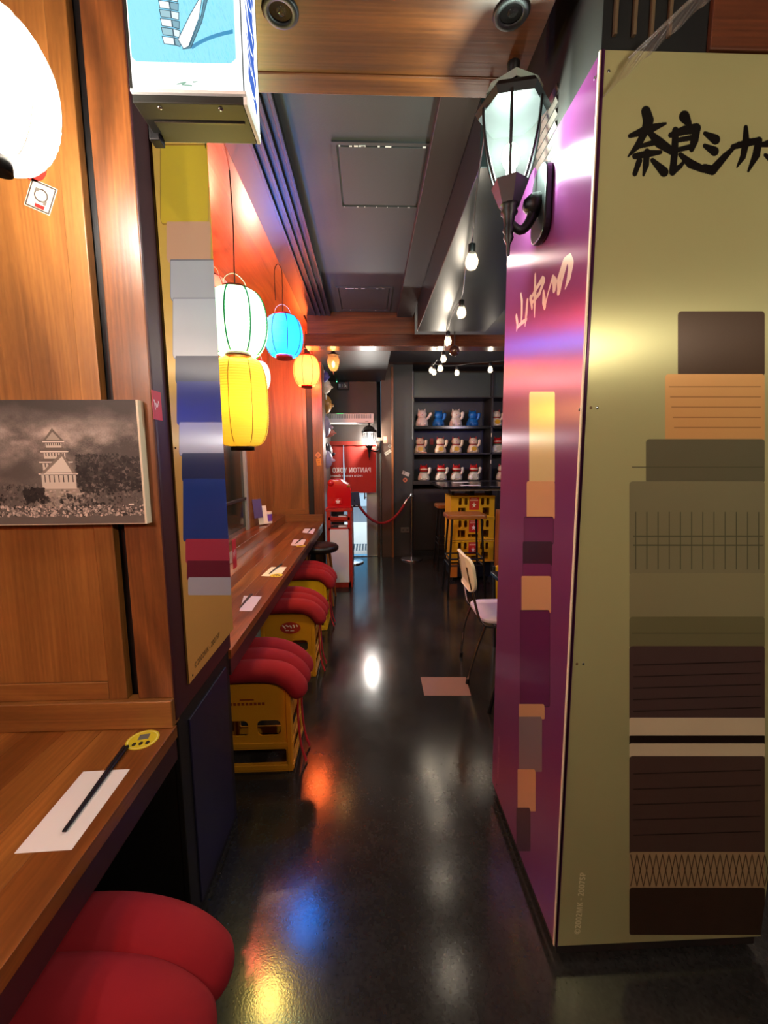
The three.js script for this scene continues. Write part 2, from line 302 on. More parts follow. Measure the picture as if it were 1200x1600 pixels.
// ---------------------------------------------------------------- right pillar with the printed metal panels
const Z1 = -1.127, Z2 = -1.815, PB = .06, PTOP = 2.578, XE = 1.249;
structure('pillar', bx(XR + .012, XE - .01, .02, CEIL, Z1 - .012, Z2), std({ color: 0x1a1412, roughness: .55 }), 'dark square pillar carrying the printed panels');
structure('trim', bx(XR + .03, XE - .03, 0, .065, Z1 - .03, Z2 + .03), M.black, 'black plinth under the printed panels');
const metalPrint = (map) => phy({ map, metalness: .35, roughness: .3, anisotropy: .85, anisotropyRotation: 0 });
// flat geometry helper: a thin board whose face carries uv 0..1
function board(w, h, d, notch) {
  const s = new THREE.Shape(); s.moveTo(0, 0); s.lineTo(w, 0); s.lineTo(w, h); if (notch) { s.lineTo(notch[1], h); s.lineTo(notch[1], notch[2]); s.lineTo(notch[0], notch[2]); s.lineTo(notch[0], h); } s.lineTo(0, h); s.closePath();
  const g = extrude(s, d, 0); const p = g.attributes.position, uv = g.attributes.uv;
  for (let i = 0; i < p.count; i++) uv.setXY(i, p.getX(i) / w, p.getY(i) / h);
  return g;
}
// the prints are abstract stacks of colour fields; the lettering is copied
function fields(x, toC, list) {
  for (const [u0, v0, u1, v1, col, r = 14, line] of list) {
    const a = toC(u0, v0), b = toC(u1, v0), c = toC(u1, v1), d = toC(u0, v1); x.fillStyle = col; x.beginPath();
    const pts = [a, b, c, d]; for (let i = 0; i < 4; i++) { const p = pts[i], q = pts[(i + 1) % 4], m = [(p[0] + q[0]) / 2, (p[1] + q[1]) / 2]; if (!i) x.moveTo(...m); const e = pts[(i + 1) % 4], f = pts[(i + 2) % 4]; x.arcTo(e[0], e[1], (e[0] + f[0]) / 2, (e[1] + f[1]) / 2, r); }
    x.closePath(); x.fill(); if (line) { x.strokeStyle = line; x.lineWidth = 3; x.stroke(); }
  }
}
const strokes = (x, toC, list, o, s, k) => { for (const st of list) brush(x, st.map(([a, b, w]) => { const c = toC(o[0] + a * s, o[1] + b * s); return [c[0], c[1], w * k]; })); };
{ // olive panel, facing the near end of the aisle
  const w = XE - XR, h = PTOP - PB, W = 720, H = Math.round(720 * h / w);
  const toC = (u, v) => { const p = P(u, v, { z: Z1 }); return [(p.x - XR) / w * W, (PTOP - p.y) / h * H]; };
  const tex = canvas(W, Math.min(2048, H), (x, W_, H_) => {
    x.scale(1, H_ / H); x.fillStyle = '#b3af7c'; x.fillRect(0, 0, W, H);
    const b = '#54403c', d = '#241a17', g = '#8a8363', l = '#5a583f', t = '#dba566', c = '#ead6b0';
    fields(x, toC, [
      [1060, 486, 1196, 588, '#46301f', 10], [1040, 584, 1196, 690, t, 10], [1010, 686, 1196, 756, '#6d6850', 10], [984, 752, 1196, 900, g, 10], [984, 896, 1196, 968, '#958d68', 10], [984, 964, 1196, 1014, '#77714f', 10],
      [984, 1010, 1196, 1126, b, 10], [984, 1122, 1196, 1152, c, 6], [984, 1150, 1196, 1164, d, 4], [984, 1162, 1196, 1184, c, 6], [984, 1182, 1196, 1336, '#574139', 10], [984, 1332, 1196, 1392, '#b89a72', 8], [984, 1388, 1196, 1462, '#3f2e23', 10],
    ]);
    const line = (u0, v0, u1, v1, c, lw) => { x.strokeStyle = c; x.lineWidth = lw; x.beginPath(); x.moveTo(...toC(u0, v0)); x.lineTo(...toC(u1, v1)); x.stroke(); };
    for (let k = 0; k < 12; k++) line(994 + k * 17.5, 800, 994 + k * 17.5, 890, l, 3); for (const v of [838, 852]) line(990, v, 1194, v, l, 4); line(988, 730, 1194, 730, l, 3); line(988, 990, 1194, 990, l, 3);
    for (let k = 0; k < 22; k++) { line(986 + k * 10, 1336, 996 + k * 10, 1386, '#57412c', 3); line(996 + k * 10, 1336, 986 + k * 10, 1386, '#57412c', 3); } for (let k = 0; k < 5; k++) { line(990, 1040 + k * 18, 1190, 1034 + k * 18, d, 3); line(990, 1210 + k * 24, 1190, 1204 + k * 24, d, 3); line(1046 + k * 2, 604 + k * 16, 1190, 604 + k * 16, '#a87440', 3); }
    x.fillStyle = '#14100f';
    strokes(x, toC, [
      [[600, 545, 34], [612, 590, 40], [592, 660, 22]], [[520, 668, 14], [610, 636, 34], [698, 606, 8]], [[600, 640, 26], [560, 715, 24], [512, 770, 5]], [[606, 640, 14], [665, 700, 36], [732, 745, 26]],
      [[562, 722, 12], [640, 700, 20]], [[545, 768, 20], [610, 756, 24], [672, 748, 14]], [[606, 745, 22], [600, 810, 24], [588, 862, 8]], [[568, 790, 22], [545, 855, 18]], [[632, 788, 16], [690, 846, 34]],
      [[790, 572, 40], [812, 606, 22]], [[722, 664, 18], [790, 640, 30], [850, 630, 34]], [[746, 640, 24], [742, 750, 26], [732, 846, 26]], [[850, 640, 28], [840, 690, 30], [826, 735, 18]], [[752, 690, 16], [828, 676, 18]], [[752, 738, 16], [826, 720, 18]], [[770, 760, 16], [820, 805, 30], [882, 832, 24]], [[732, 846, 22], [770, 818, 16], [800, 780, 6]],
      [[892, 655, 14], [945, 686, 34]], [[890, 716, 14], [940, 744, 32]], [[890, 828, 30], [930, 838, 32], [990, 770, 24], [1060, 700, 8]],
      [[1030, 722, 18], [1100, 702, 26], [1162, 690, 22]], [[1094, 625, 16], [1094, 700, 28], [1080, 770, 22], [1050, 822, 5]], [[1158, 690, 26], [1146, 760, 30], [1106, 842, 8]],
      [[1172, 712, 16], [1230, 700, 30], [1290, 690, 26], [1240, 770, 14]], [[1190, 762, 12], [1240, 800, 30]],
    ], [820, 0], .3167, .72);
    x.save(); const p = toC(903, 1461); x.translate(p[0], p[1]); x.rotate(-Math.PI / 2 + .03); x.fillStyle = '#ece4b4'; x.font = 'bold 27px sans-serif'; x.fillText('©2002MK - 2007SP', 0, 8); x.restore();
    x.fillStyle = '#6b5434'; for (const [u, v] of [[924, 637], [902, 1038]]) { const c = toC(u, v); x.beginPath(); x.arc(c[0], c[1], 4, 0, 7); x.fill(); }
  });
  const t = thing('printed_panel', 'tall olive metal panel with black brush lettering on the pillar front', 'panel', [XR, PB, Z1 - .01]);
  mesh('panel_face', board(w, h, .008), metalPrint(tex), t);
  mesh('edge_strip', bx(-.0025, 0, 0, h, .001, .0085, .0005), M.cream, t, 'pale cut edge of the panel');
  for (const [u, v] of [[942, 110], [924, 637], [902, 1038]]) { const q = P(u + 10, v, { z: Z1 }); mesh('screw', move(ball(0, 0, 0, .004, 1, 1, .4, 8), q.x - XR, q.y - PB, .008), M.steel, t); }
}
{ // purple panel, facing the aisle
  const w = Z1 - Z2, h = PTOP - PB, W = 640, H = Math.round(640 * h / w);
  const toC = (u, v) => { const p = P(u, v, { x: XR }); return [(p.z - Z2) / w * W, (PTOP - p.y) / h * H]; };
  const tex = canvas(W, Math.min(2048, H), (x, W_, H_) => {
    x.scale(1, H_ / H); x.fillStyle = '#803c74'; x.fillRect(0, 0, W, H);
    const hair = '#e0cd9a', skin = '#e0ad84', plum = '#762c66', dk = '#3c1c38', mesh_ = '#8d7d88';
    fields(x, toC, [
      [826, 612, 866, 756, hair, 10], [822, 752, 866, 812, skin, 10], [818, 808, 864, 850, '#6f2862', 10, dk], [816, 846, 862, 884, dk, 8], [816, 880, 860, 904, plum, 8, dk], [814, 900, 860, 958, skin, 10], [812, 954, 858, 1104, '#6a2560', 10, dk], [810, 1100, 850, 1124, skin, 8], [810, 1120, 846, 1206, mesh_, 8], [808, 1202, 836, 1268, skin, 8], [806, 1262, 828, 1330, dk, 8],
    ]);
    x.fillStyle = '#e6dcd2';
    strokes(x, toC, [
      [[262, 765, 16], [272, 830, 18], [266, 892, 8]], [[270, 866, 12], [310, 826, 14], [352, 796, 12]], [[303, 566, 10], [312, 640, 18], [310, 760, 16], [306, 815, 10]], [[360, 628, 16], [352, 740, 20], [340, 850, 8]],
      [[388, 600, 18], [396, 640, 16], [402, 692, 12]], [[430, 394, 10], [428, 560, 22], [424, 772, 6]], [[388, 612, 12], [440, 520, 14], [492, 436, 18], [506, 452, 20], [470, 560, 16], [400, 650, 10]],
      [[504, 548, 12], [508, 630, 24], [516, 684, 16]], [[518, 672, 10], [542, 570, 8], [586, 415, 12], [604, 470, 26], [600, 524, 20]],
      [[702, 318, 12], [668, 430, 16], [640, 542, 22]], [[640, 540, 16], [636, 440, 18], [690, 290, 26], [734, 244, 20], [748, 310, 28], [730, 420, 22], [698, 518, 5]],
    ], [760, 360], .175, 1.05);
    x.save(); const p = toC(777, 1216); x.translate(p[0], p[1]); x.rotate(-Math.PI / 2); x.fillStyle = '#b88aa8'; x.font = 'bold 22px sans-serif'; x.fillText('©2002MK - 2007SP', 0, 8); x.restore();
  });
  const t = thing('printed_panel', 'tall purple metal panel with white brush lettering on the aisle side of the pillar', 'panel', [XR + .01, PB, Z2], -Math.PI / 2);
  const na = P(834, 275, { x: XR }), nb = P(862, 260, { x: XR }), nc = P(858, 300, { x: XR });
  mesh('panel_face', board(w, h, .008, [na.z - Z2, nb.z - Z2, nc.y - PB]), metalPrint(tex), t);
  for (const [u, v] of [[929, 122], [905, 640], [888, 1042], [776, 1226]]) { const q = P(u, v, { x: XR }); mesh('screw', move(ball(0, 0, 0, .004, 1, 1, .4, 8), q.z - Z2, q.y - PB, .01), M.steel, t); }
  const v = thing('wall_louvre', 'brown louvred grille showing through the notch of the purple panel', 'grille', [XR + .012, nc.y, (na.z + nb.z) / 2], -Math.PI / 2);
  for (let i = 0; i < 9; i++) mesh('slat', move(new THREE.BoxGeometry(nb.z - na.z, .016, .006).rotateX(.5), 0, .015 + i * .034, .002), M.brownDark, v);
}
// above the panels: slatted grille, mahogany board, clear corrugated strip
{
  const t = thing('vent_grille', 'black vertical slot grille above the olive panel', 'vent', [XR + .005, PTOP + .004, Z1 - .01]);
  const xe = P(1108, 30, { z: Z1 }).x - XR, hh = CEIL - PTOP - .01;
  mesh('backing', bx(0, xe, 0, hh, 0, -.004), M.black, t);
  for (const u of [963, 993, 1020, 1048]) { const q = P(u, 40, { z: Z1 }).x - XR - .005; mesh('slat', bx(q - .004, q + .004, .03, hh, .01, 0, .001), std({ color: 0x5b4a34, roughness: .5 }), t); }
  structure('trim', bx(XR + .006 + xe, XE + .9, PTOP + .004, CEIL, Z1 + .004, Z1 - .012, .003, 'x'), M.deepWood, 'mahogany board above the olive panel');
  const a = V(XR + .002, P(944, 160, { z: Z1 }).y, Z1 + .012), b = P(1120, -10, { z: -.9 });
  const g = new THREE.PlaneGeometry(1, 1, 60, 10), p = g.attributes.position, dir = b.clone().sub(a), up = V(.05, .07, .02);
  for (let i = 0; i < p.count; i++) { const s = p.getX(i) + .5, q = p.getY(i) + .5, wv = Math.sin(s * Math.PI * 2 * 4.5); const o = a.clone().addScaledVector(dir, s).addScaledVector(up, q).add(V(0, 0, wv * .012 * (1 - q))); if (q < .5) o.addScaledVector(up, -.18 * wv * (1 - 2 * q)); p.setXYZ(i, o.x, o.y, o.z); }
  g.computeVertexNormals();
  const st = thing('plastic_strip', 'clear wavy plastic strip slanting up from the corner of the olive panel', 'plastic strip');
  mesh('corrugated_sheet', g, M.clearSheet, st); mesh('edge_bead', tube([a.clone().add(up), a.clone().lerp(b, .5).add(up), b.clone().add(up)], .004, 12, 6), M.clearSheet, st);
}

// ---------------------------------------------------------------- printed poster on the maroon pillar
{
  const z0 = P(292, 1069, { x: XL }).z, z1 = P(362, 990, { x: XL }).z, y0 = P(292, 1069, { x: XL }).y, y1 = P(325, 200, { x: XL }).y + .05, w = z0 - z1, h = y1 - y0, W = 420, H = Math.round(420 * h / w);
  const toC = (u, v) => { const p = P(u, v, { x: XL }); return [(z0 - p.z) / w * W, (y1 - p.y) / h * H]; };
  const tex = canvas(W, Math.min(2048, H), (x, W_, H_) => {
    x.scale(1, H_ / H); x.fillStyle = '#dba94a'; x.fillRect(0, 0, W, H); const e = toC(290, 700)[1]; x.fillStyle = '#dba257'; x.fillRect(0, e, W, H - e);
    const q = (l) => fields(x, toC, l);
    q([[246, 226, 322, 350, '#dcb42e', 10, '#a5701e'], [256, 346, 326, 410, '#d9a080', 10], [262, 406, 334, 470, '#bdb6bd', 10, '#78717c'], [266, 466, 340, 560, '#c9c3cc', 10, '#8c8494'], [270, 556, 346, 600, '#2d3556', 10], [272, 596, 348, 664, '#313a86', 10], [276, 660, 352, 712, '#b9b0c6', 10, '#8d83a0'],
      [280, 708, 354, 752, '#24305e', 10], [282, 748, 356, 846, '#21408e', 10], [286, 842, 358, 880, '#c23a52', 10], [288, 876, 358, 906, '#7a2236', 8], [290, 902, 358, 930, '#cfc0c8', 8]]);
    x.save(); const p = toC(300, 1042); x.translate(p[0], p[1]); x.rotate(-.04); x.fillStyle = '#4a3010'; x.font = 'bold 26px sans-serif'; x.fillText('©2002MK - 2007SP', 0, 8); x.restore();
    x.fillStyle = '#2b1e10'; const c = toC(316, 222); x.fillRect(c[0] - 22, c[1] - 30, 9, 44); x.fillRect(c[0] + 4, c[1] - 30, 9, 44);
  });
  const t = thing('printed_panel', 'tall yellow metal panel printed with grey and blue fields on the maroon pillar', 'panel', [XL + .002, y0, z0], Math.PI / 2);
  mesh('panel_face', board(w, h, .006), phy({ map: tex, metalness: .3, roughness: .3, anisotropy: .75 }), t);
  for (const v of [1055, 700]) { const q = P(297 - (v < 800 ? 28 : 0), v, { x: XL }); mesh('screw', move(ball(0, 0, 0, .004, 1, 1, .4, 8), Math.max(.015, z0 - q.z), q.y - y0, .007), M.bronze, t); }
}

// ---------------------------------------------------------------- castle photograph and stickers on the near wall
{
  const z = ZN + .03, a = P(-60, 625, { z }), b = P(226, 817, { z }), w = b.x - a.x, h = a.y - b.y;
  const tex = canvas(1024, Math.round(1024 * h / w), (x, W, H) => {
    const S = W / 286, X = (u) => (u + 60) * S, Y = (v) => (v - 625) * S, gray = (g) => `rgb(${g * 1.04 | 0},${g * .95 | 0},${g * .88 | 0})`;    // photo pixels of the print
    for (let j = 0; j < H; j++) for (let i = 0; i < W; i++) {                        // clouded sky
      const u = i / W, v = j / H, n = .5 * noise(u * 4, v * 5, 50, 60) + .28 * noise(u * 10, v * 12, 50, 60) + .14 * noise(u * 26, v * 30, 90, 90) + .08 * noise(u * 160, v * 130, 500, 500);
      const bank = Math.max(0, 1 - Math.abs(v - .34) / .26), g = 58 + 40 * v + 170 * Math.max(0, n - .38) * (.5 + 1.5 * bank); x.fillStyle = gray(Math.min(235, g)); x.fillRect(i, j, 1, 1);
    }
    const blobs = (n, k0, u0, u1, v0, v1, r0, r1, g0, g1) => { for (let k = 0; k < n; k++) { const u = u0 + hash(k, k0) * (u1 - u0), v = v0 + hash(k, k0 + 1) * (v1 - v0), r = r0 + hash(k, k0 + 2) * (r1 - r0); x.fillStyle = gray(g0 + hash(k, k0 + 3) * (g1 - g0)); x.beginPath(); x.ellipse(X(u), Y(v), r * S, r * .65 * S, hash(k, k0 + 4) * 3, 0, 7); x.fill(); } };
    blobs(700, 100, 118, 232, 722, 782, 1.5, 5, 22, 62); blobs(300, 120, 118, 190, 716, 732, 1, 3, 26, 90); blobs(900, 140, -60, 230, 768, 822, .8, 3.6, 20, 120);
    const poly = (p, c) => { x.fillStyle = c; x.beginPath(); p.forEach(([u, v], i) => (i ? x.lineTo(X(u), Y(v)) : x.moveTo(X(u), Y(v)))); x.closePath(); x.fill(); };
    const tier = (c, y0, y1, hw, rw, rh) => { poly([[c - hw, y0], [c + hw, y0], [c + hw, y1], [c - hw, y1]], '#cfc4b4'); x.fillStyle = '#3a322c'; for (let k = -3; k < 4; k++) x.fillRect(X(c + k * hw * .27 - .6), Y(y0 + 2.5), 1.6 * S, (y1 - y0) * .5 * S); poly([[c - rw, y0 + 2], [c - hw * .7, y0 - rh], [c + hw * .7, y0 - rh], [c + rw, y0 + 2], [c + rw - 2, y0 + 4], [c - rw + 2, y0 + 4]], '#6c6258'); poly([[c - rw, y0 + 1], [c + rw, y0 + 1], [c + rw - 1, y0 + 3], [c - rw + 1, y0 + 3]], '#e4dacb'); };
    poly([[54, 776], [118, 774], [128, 806], [44, 808]], '#9c9182'); for (let k = 0; k < 120; k++) { const v = 777 + hash(k, 171) * 28, u = 48 + hash(k, 172) * 76; poly([[u, v], [u + 4, v], [u + 4, v + 2.4], [u, v + 2.4]], gray(90 + hash(k, 173) * 110)); }
    tier(86, 748, 776, 29, 34, 8); tier(84, 728, 744, 23, 29, 7); tier(83, 710, 724, 18, 24, 7); tier(83, 693, 705, 13, 19, 6);
    poly([[58, 748], [95, 716], [114, 748]], '#d9cfbf'); poly([[56, 750], [95, 713], [116, 750], [111, 750], [95, 720], [62, 750]], '#857a6d'); poly([[68, 692], [83, 674], [98, 692]], '#a89d8e'); poly([[66, 693], [83, 672], [100, 693], [96, 693], [83, 678], [70, 693]], '#6c6258');
    blobs(260, 180, 30, 150, 786, 822, 1, 4, 24, 150); blobs(400, 200, -60, 230, 806, 824, .8, 3, 120, 215); blobs(90, 220, 26, 58, 776, 800, 2, 5, 16, 50);
    x.fillStyle = '#e8e0d2'; x.fillRect(X(201), Y(803), 9 * S, 2.5 * S);
  });
  const t = thing('photo_print', 'black and white photograph of a castle mounted on board above the near counter', 'picture', [a.x, b.y, ZN]);
  const g = board(w, h, .002); mesh('photograph', move(g, 0, 0, .028), std({ map: tex, roughness: .5 }), t); mesh('backing_board', bx(0, w + .006, -.003, h, 0, .0285, .001), M.cream, t, 'cream edge of the mount');
}
function sticker(name, label, w, h, paint, pos, rot, round) {
  const tex = canvas(160, Math.round(160 * h / w), paint);
  let g; if (round) { g = new THREE.CylinderGeometry(1, 1, .0012, 28); g = clean(g); g.rotateX(Math.PI / 2); g.scale(w / 2, h / 2, 1); const p = g.attributes.position, uv = g.attributes.uv; for (let i = 0; i < p.count; i++) uv.setXY(i, p.getX(i) / w + .5, p.getY(i) / h + .5); g.translate(0, 0, .0006); } else g = board(w, h, .0012), g.translate(-w / 2, -h / 2, 0);
  const m = single(name, g, std({ map: tex, roughness: .45 }), label, 'sticker'); m.position.copy(arr(pos)); m.rotation.set(...rot); return m;
}
const squiggle = (x, W, H, c, n = 5, lw = 6) => { x.strokeStyle = c; x.lineWidth = lw; x.lineCap = 'round'; for (let k = 0; k < n; k++) { x.beginPath(); x.moveTo(W * (.15 + .16 * k), H * R(.35, .45)); x.quadraticCurveTo(W * (.2 + .16 * k), H * R(.2, .5), W * (.26 + .14 * k), H * R(.45, .66)); x.stroke(); } };
sticker('wall_sticker', 'round red sticker with white script on the teak panel', .062, .062, (x, W, H) => { x.fillStyle = '#c32a20'; x.fillRect(0, 0, W, H); x.strokeStyle = '#f1e6dc'; x.lineWidth = 7; x.beginPath(); x.moveTo(20, 92); x.bezierCurveTo(60, 128, 100, 60, 150, 96); x.stroke(); squiggle(x, W, H, '#f1e6dc', 4, 6); }, P(54, 264, { z: ZN - .006 }), [0, 0, .35], true);
sticker('wall_sticker', 'small white diamond sticker with grey drawing on the teak panel', .068, .07, (x, W, H) => { x.fillStyle = '#ebe2d0'; x.fillRect(0, 0, W, H); x.strokeStyle = '#453d36'; x.lineWidth = 9; x.strokeRect(8, 8, W - 16, H - 16); x.beginPath(); x.ellipse(80, 75, 40, 34, .3, 0, 7); x.stroke(); x.fillStyle = '#b5241f'; x.fillRect(60, 128, 60, 22); x.fillStyle = '#6e675e'; x.fillRect(36, 40, 24, 20); x.fillRect(104, 96, 20, 26); }, P(64, 308, { z: ZN - .006 }), [0, 0, -.4]);
sticker('wall_sticker', 'red sticker with white letters on the edge of the maroon pillar', .05, .08, (x, W, H) => { x.fillStyle = '#c8283a'; x.fillRect(0, 0, W, H); squiggle(x, W, H, '#f3dfe0', 4, 12); }, P(246, 634, { x: XL }).add(V(.0005, 0, .004)), [0, Math.PI / 2, 0]);
sticker('wall_sticker', 'round red sticker low on the far edge of the maroon pillar', .05, .13, (x, W, H) => { x.fillStyle = '#c02434'; x.fillRect(0, 0, W, H); squiggle(x, W, H, '#f0d8d8', 4, 9); }, P(366, 865, { x: XL }).add(V(.0005, 0, 0)), [0, Math.PI / 2, 0]);
sticker('wall_sticker', 'diamond orange sticker on the end post of the niche', .06, .06, (x, W, H) => { x.fillStyle = '#c98a52'; x.fillRect(0, 0, W, H); x.strokeStyle = '#5a2f14'; x.lineWidth = 12; x.strokeRect(50, 50, 60, 60); }, P(497, 711, { z: ZF + .0105 }), [0, 0, .78]);
sticker('wall_sticker', 'torn orange sticker below the diamond one on the end post', .06, .09, (x, W, H) => { x.fillStyle = '#d08a2a'; x.fillRect(0, 0, W, H); x.fillStyle = '#9a5a18'; x.fillRect(30, 60, 90, 20); x.fillRect(60, 130, 60, 18); }, P(498, 722, { z: ZF + .0105 }), [0, 0, .1]);
sticker('wall_sticker', 'small pink label on the brown pillar by the door', .06, .11, (x, W, H) => { x.fillStyle = '#b0604c'; x.fillRect(0, 0, W, H); x.fillStyle = '#d8a090'; x.fillRect(30, 60, 100, 16); x.fillRect(30, 120, 100, 16); }, P(602, 687, { z: -6.7 }), [0, 0, 0]);
sticker('wall_sticker', 'small slanted grey label on the brown pillar by the door', .11, .05, (x, W, H) => { x.fillStyle = '#97917f'; x.fillRect(0, 0, W, H); x.fillStyle = '#5b5648'; x.fillRect(20, 24, 110, 12); }, P(606, 707, { z: -6.7 }), [0, 0, .6]);
sticker('wall_sticker', 'round grey sticker on the brown pillar by the door', .05, .05, (x, W, H) => { x.fillStyle = '#80786a'; x.fillRect(0, 0, W, H); x.fillStyle = '#4d453a'; x.beginPath(); x.arc(80, 80, 40, 0, 7); x.fill(); }, P(609, 697, { z: -6.7 }), [0, 0, 0], true);
sticker('wall_sticker', 'pale torn label on the charcoal panel beside the shelves', .12, .06, (x, W, H) => { x.fillStyle = '#a8a49c'; x.fillRect(0, 0, W, H); x.fillStyle = '#5d5a55'; x.fillRect(40, 10, 16, 50); }, P(634, 740, { z: -6.75 }), [0, 0, -.4]);
sticker('wall_sticker', 'round orange sticker on the charcoal panel beside the shelves', .07, .07, (x, W, H) => { x.fillStyle = '#b8694a'; x.fillRect(0, 0, W, H); x.fillStyle = '#5d2b1a'; x.beginPath(); x.arc(80, 80, 30, 0, 7); x.fill(); }, P(633, 750, { z: -6.75 }), [0, 0, 0], true);
const tableTag = (label, u, v) => sticker('round_label', label, .088, .088, (x, W, H) => { x.fillStyle = '#dccb2a'; x.fillRect(0, 0, W, H); x.strokeStyle = '#efe68a'; x.lineWidth = 6; x.beginPath(); x.arc(80, 80, 70, 0, 7); x.stroke(); x.fillStyle = '#6f6f6a'; x.fillRect(54, 34, 52, 46); x.fillStyle = '#222'; for (let k = 0; k < 3; k++) { x.beginPath(); x.ellipse(48 + k * 32, 112, 10, 15, 0, 0, 7); x.fill(); } }, P(u, v, { y: CT + .0003 }), [-Math.PI / 2, 0, .2], true);
tableTag('round yellow label on the near counter beside the black chopsticks', 223, 1156);
tableTag('round yellow label by the third paper mat of the far counter', 432, 899);
tableTag('round yellow label by the second paper mat of the far counter', 470, 853);

// ---------------------------------------------------------------- paper mats with chopsticks
function matSet(q, chop, lab1, lab2) {
  const c = q.map(([u, v]) => P(u, v, { y: CT + .0004 })), s = new THREE.Shape(c.map((p) => new THREE.Vector2(p.x, -p.z)));
  const g = extrude(s, .0008); g.rotateX(-Math.PI / 2); g.translate(0, CT + .0004, 0);
  single('paper_mat', g, M.paper, lab1, 'paper mat', 'paper mats on the counters');
  const a = P(...chop[0], { y: CT + .006 }), b = P(...chop[1], { y: CT + .006 }), side = b.clone().sub(a).normalize().cross(V(0, 1, 0)).multiplyScalar(.0042);
  const t = thing('chopstick_pair', lab2, 'chopsticks', [0, 0, 0], 0, 'chopsticks on the paper mats');
  for (const k of [-1, 1]) { const x0 = a.clone().addScaledVector(side, k * 1.1), x1 = b.clone().addScaledVector(side, k * .5); const gg = new THREE.CylinderGeometry(.0026, .0048, a.distanceTo(b), 4); gg.rotateY(Math.PI / 4); gg.applyQuaternion(new THREE.Quaternion().setFromUnitVectors(V(0, 1, 0), x1.clone().sub(x0).normalize())); gg.translate(...x0.add(x1).multiplyScalar(.5).toArray()); mesh('chopstick', clean(gg), M.chopstick, t); }
}
matSet([[22, 1334], [112, 1328], [203, 1202], [130, 1206]], [[197, 1166], [100, 1299]], 'large white paper mat lying on the near counter', 'black chopsticks on the paper mat of the near counter');
matSet([[374, 955], [393, 955], [409, 932], [381, 931]], [[393, 928], [375, 949]], 'white paper mat at the pillar end of the far counter', 'dark chopsticks on the paper mat at the pillar end');
matSet([[408, 900], [437, 901], [448, 886], [424, 886]], [[440, 881], [421, 896]], 'third white paper mat from the far end of the counter', 'dark chopsticks on the third mat from the far end');
matSet([[454, 852], [473, 853], [478, 843], [459, 843]], [[472, 841], [462, 849]], 'second white paper mat from the far end of the counter', 'dark chopsticks on the second mat from the far end');
matSet([[472, 832], [489, 834], [493, 826], [476, 826]], [[487, 826], [481, 832]], 'white paper mat closest to the far end of the counter', 'dark chopsticks on the mat closest to the far end');

// menu holders on the ledge
{
  const y = CT + .1, c = P(392, 824, { y });
  const t = thing('menu_holder', 'clear menu holder with purple card on the counter ledge', 'menu holder', [XB + .1, y, c.z], .75);
  const tilt = (g) => (g.rotateX(-.18), g);
  mesh('card', tilt(bx(-.05, .05, .1, .3, -.002, .002)), std({ map: canvas(128, 256, (x, W, H) => { x.fillStyle = '#473060'; x.fillRect(0, 0, W, H); x.fillStyle = '#8a76a6'; x.beginPath(); x.ellipse(64, 140, 34, 70, 0, 0, 7); x.fill(); x.fillRect(20, 20, 88, 26); }), roughness: .4 }), t);
  mesh('stand', [tilt(bx(-.055, .055, 0, .31, -.006, -.003)), bx(-.055, .055, 0, .006, -.03, .06, .002)], M.glass, t);
  single('menu_card', metric(move(new THREE.BoxGeometry(.11, .2, .004).rotateX(-.2).rotateY(.75), XB + .1, y + .115, c.z - .12)), M.cream, 'cream folded menu card standing behind the purple menu', 'menu card');
  const b = thing('sauce_tub', 'small cream and purple tub on the counter ledge', 'tub', [XB + .12, y, c.z - .26]);
  mesh('tub_body', lathe([[0, 0], [.045, 0], [.05, .01], [.05, .13], [.046, .135], [0, .135]]), M.cream, b); mesh('tub_band', lathe([[.0505, .03], [.0505, .11]]), std({ color: 0x7a4aa8, roughness: .35 }), b);
}

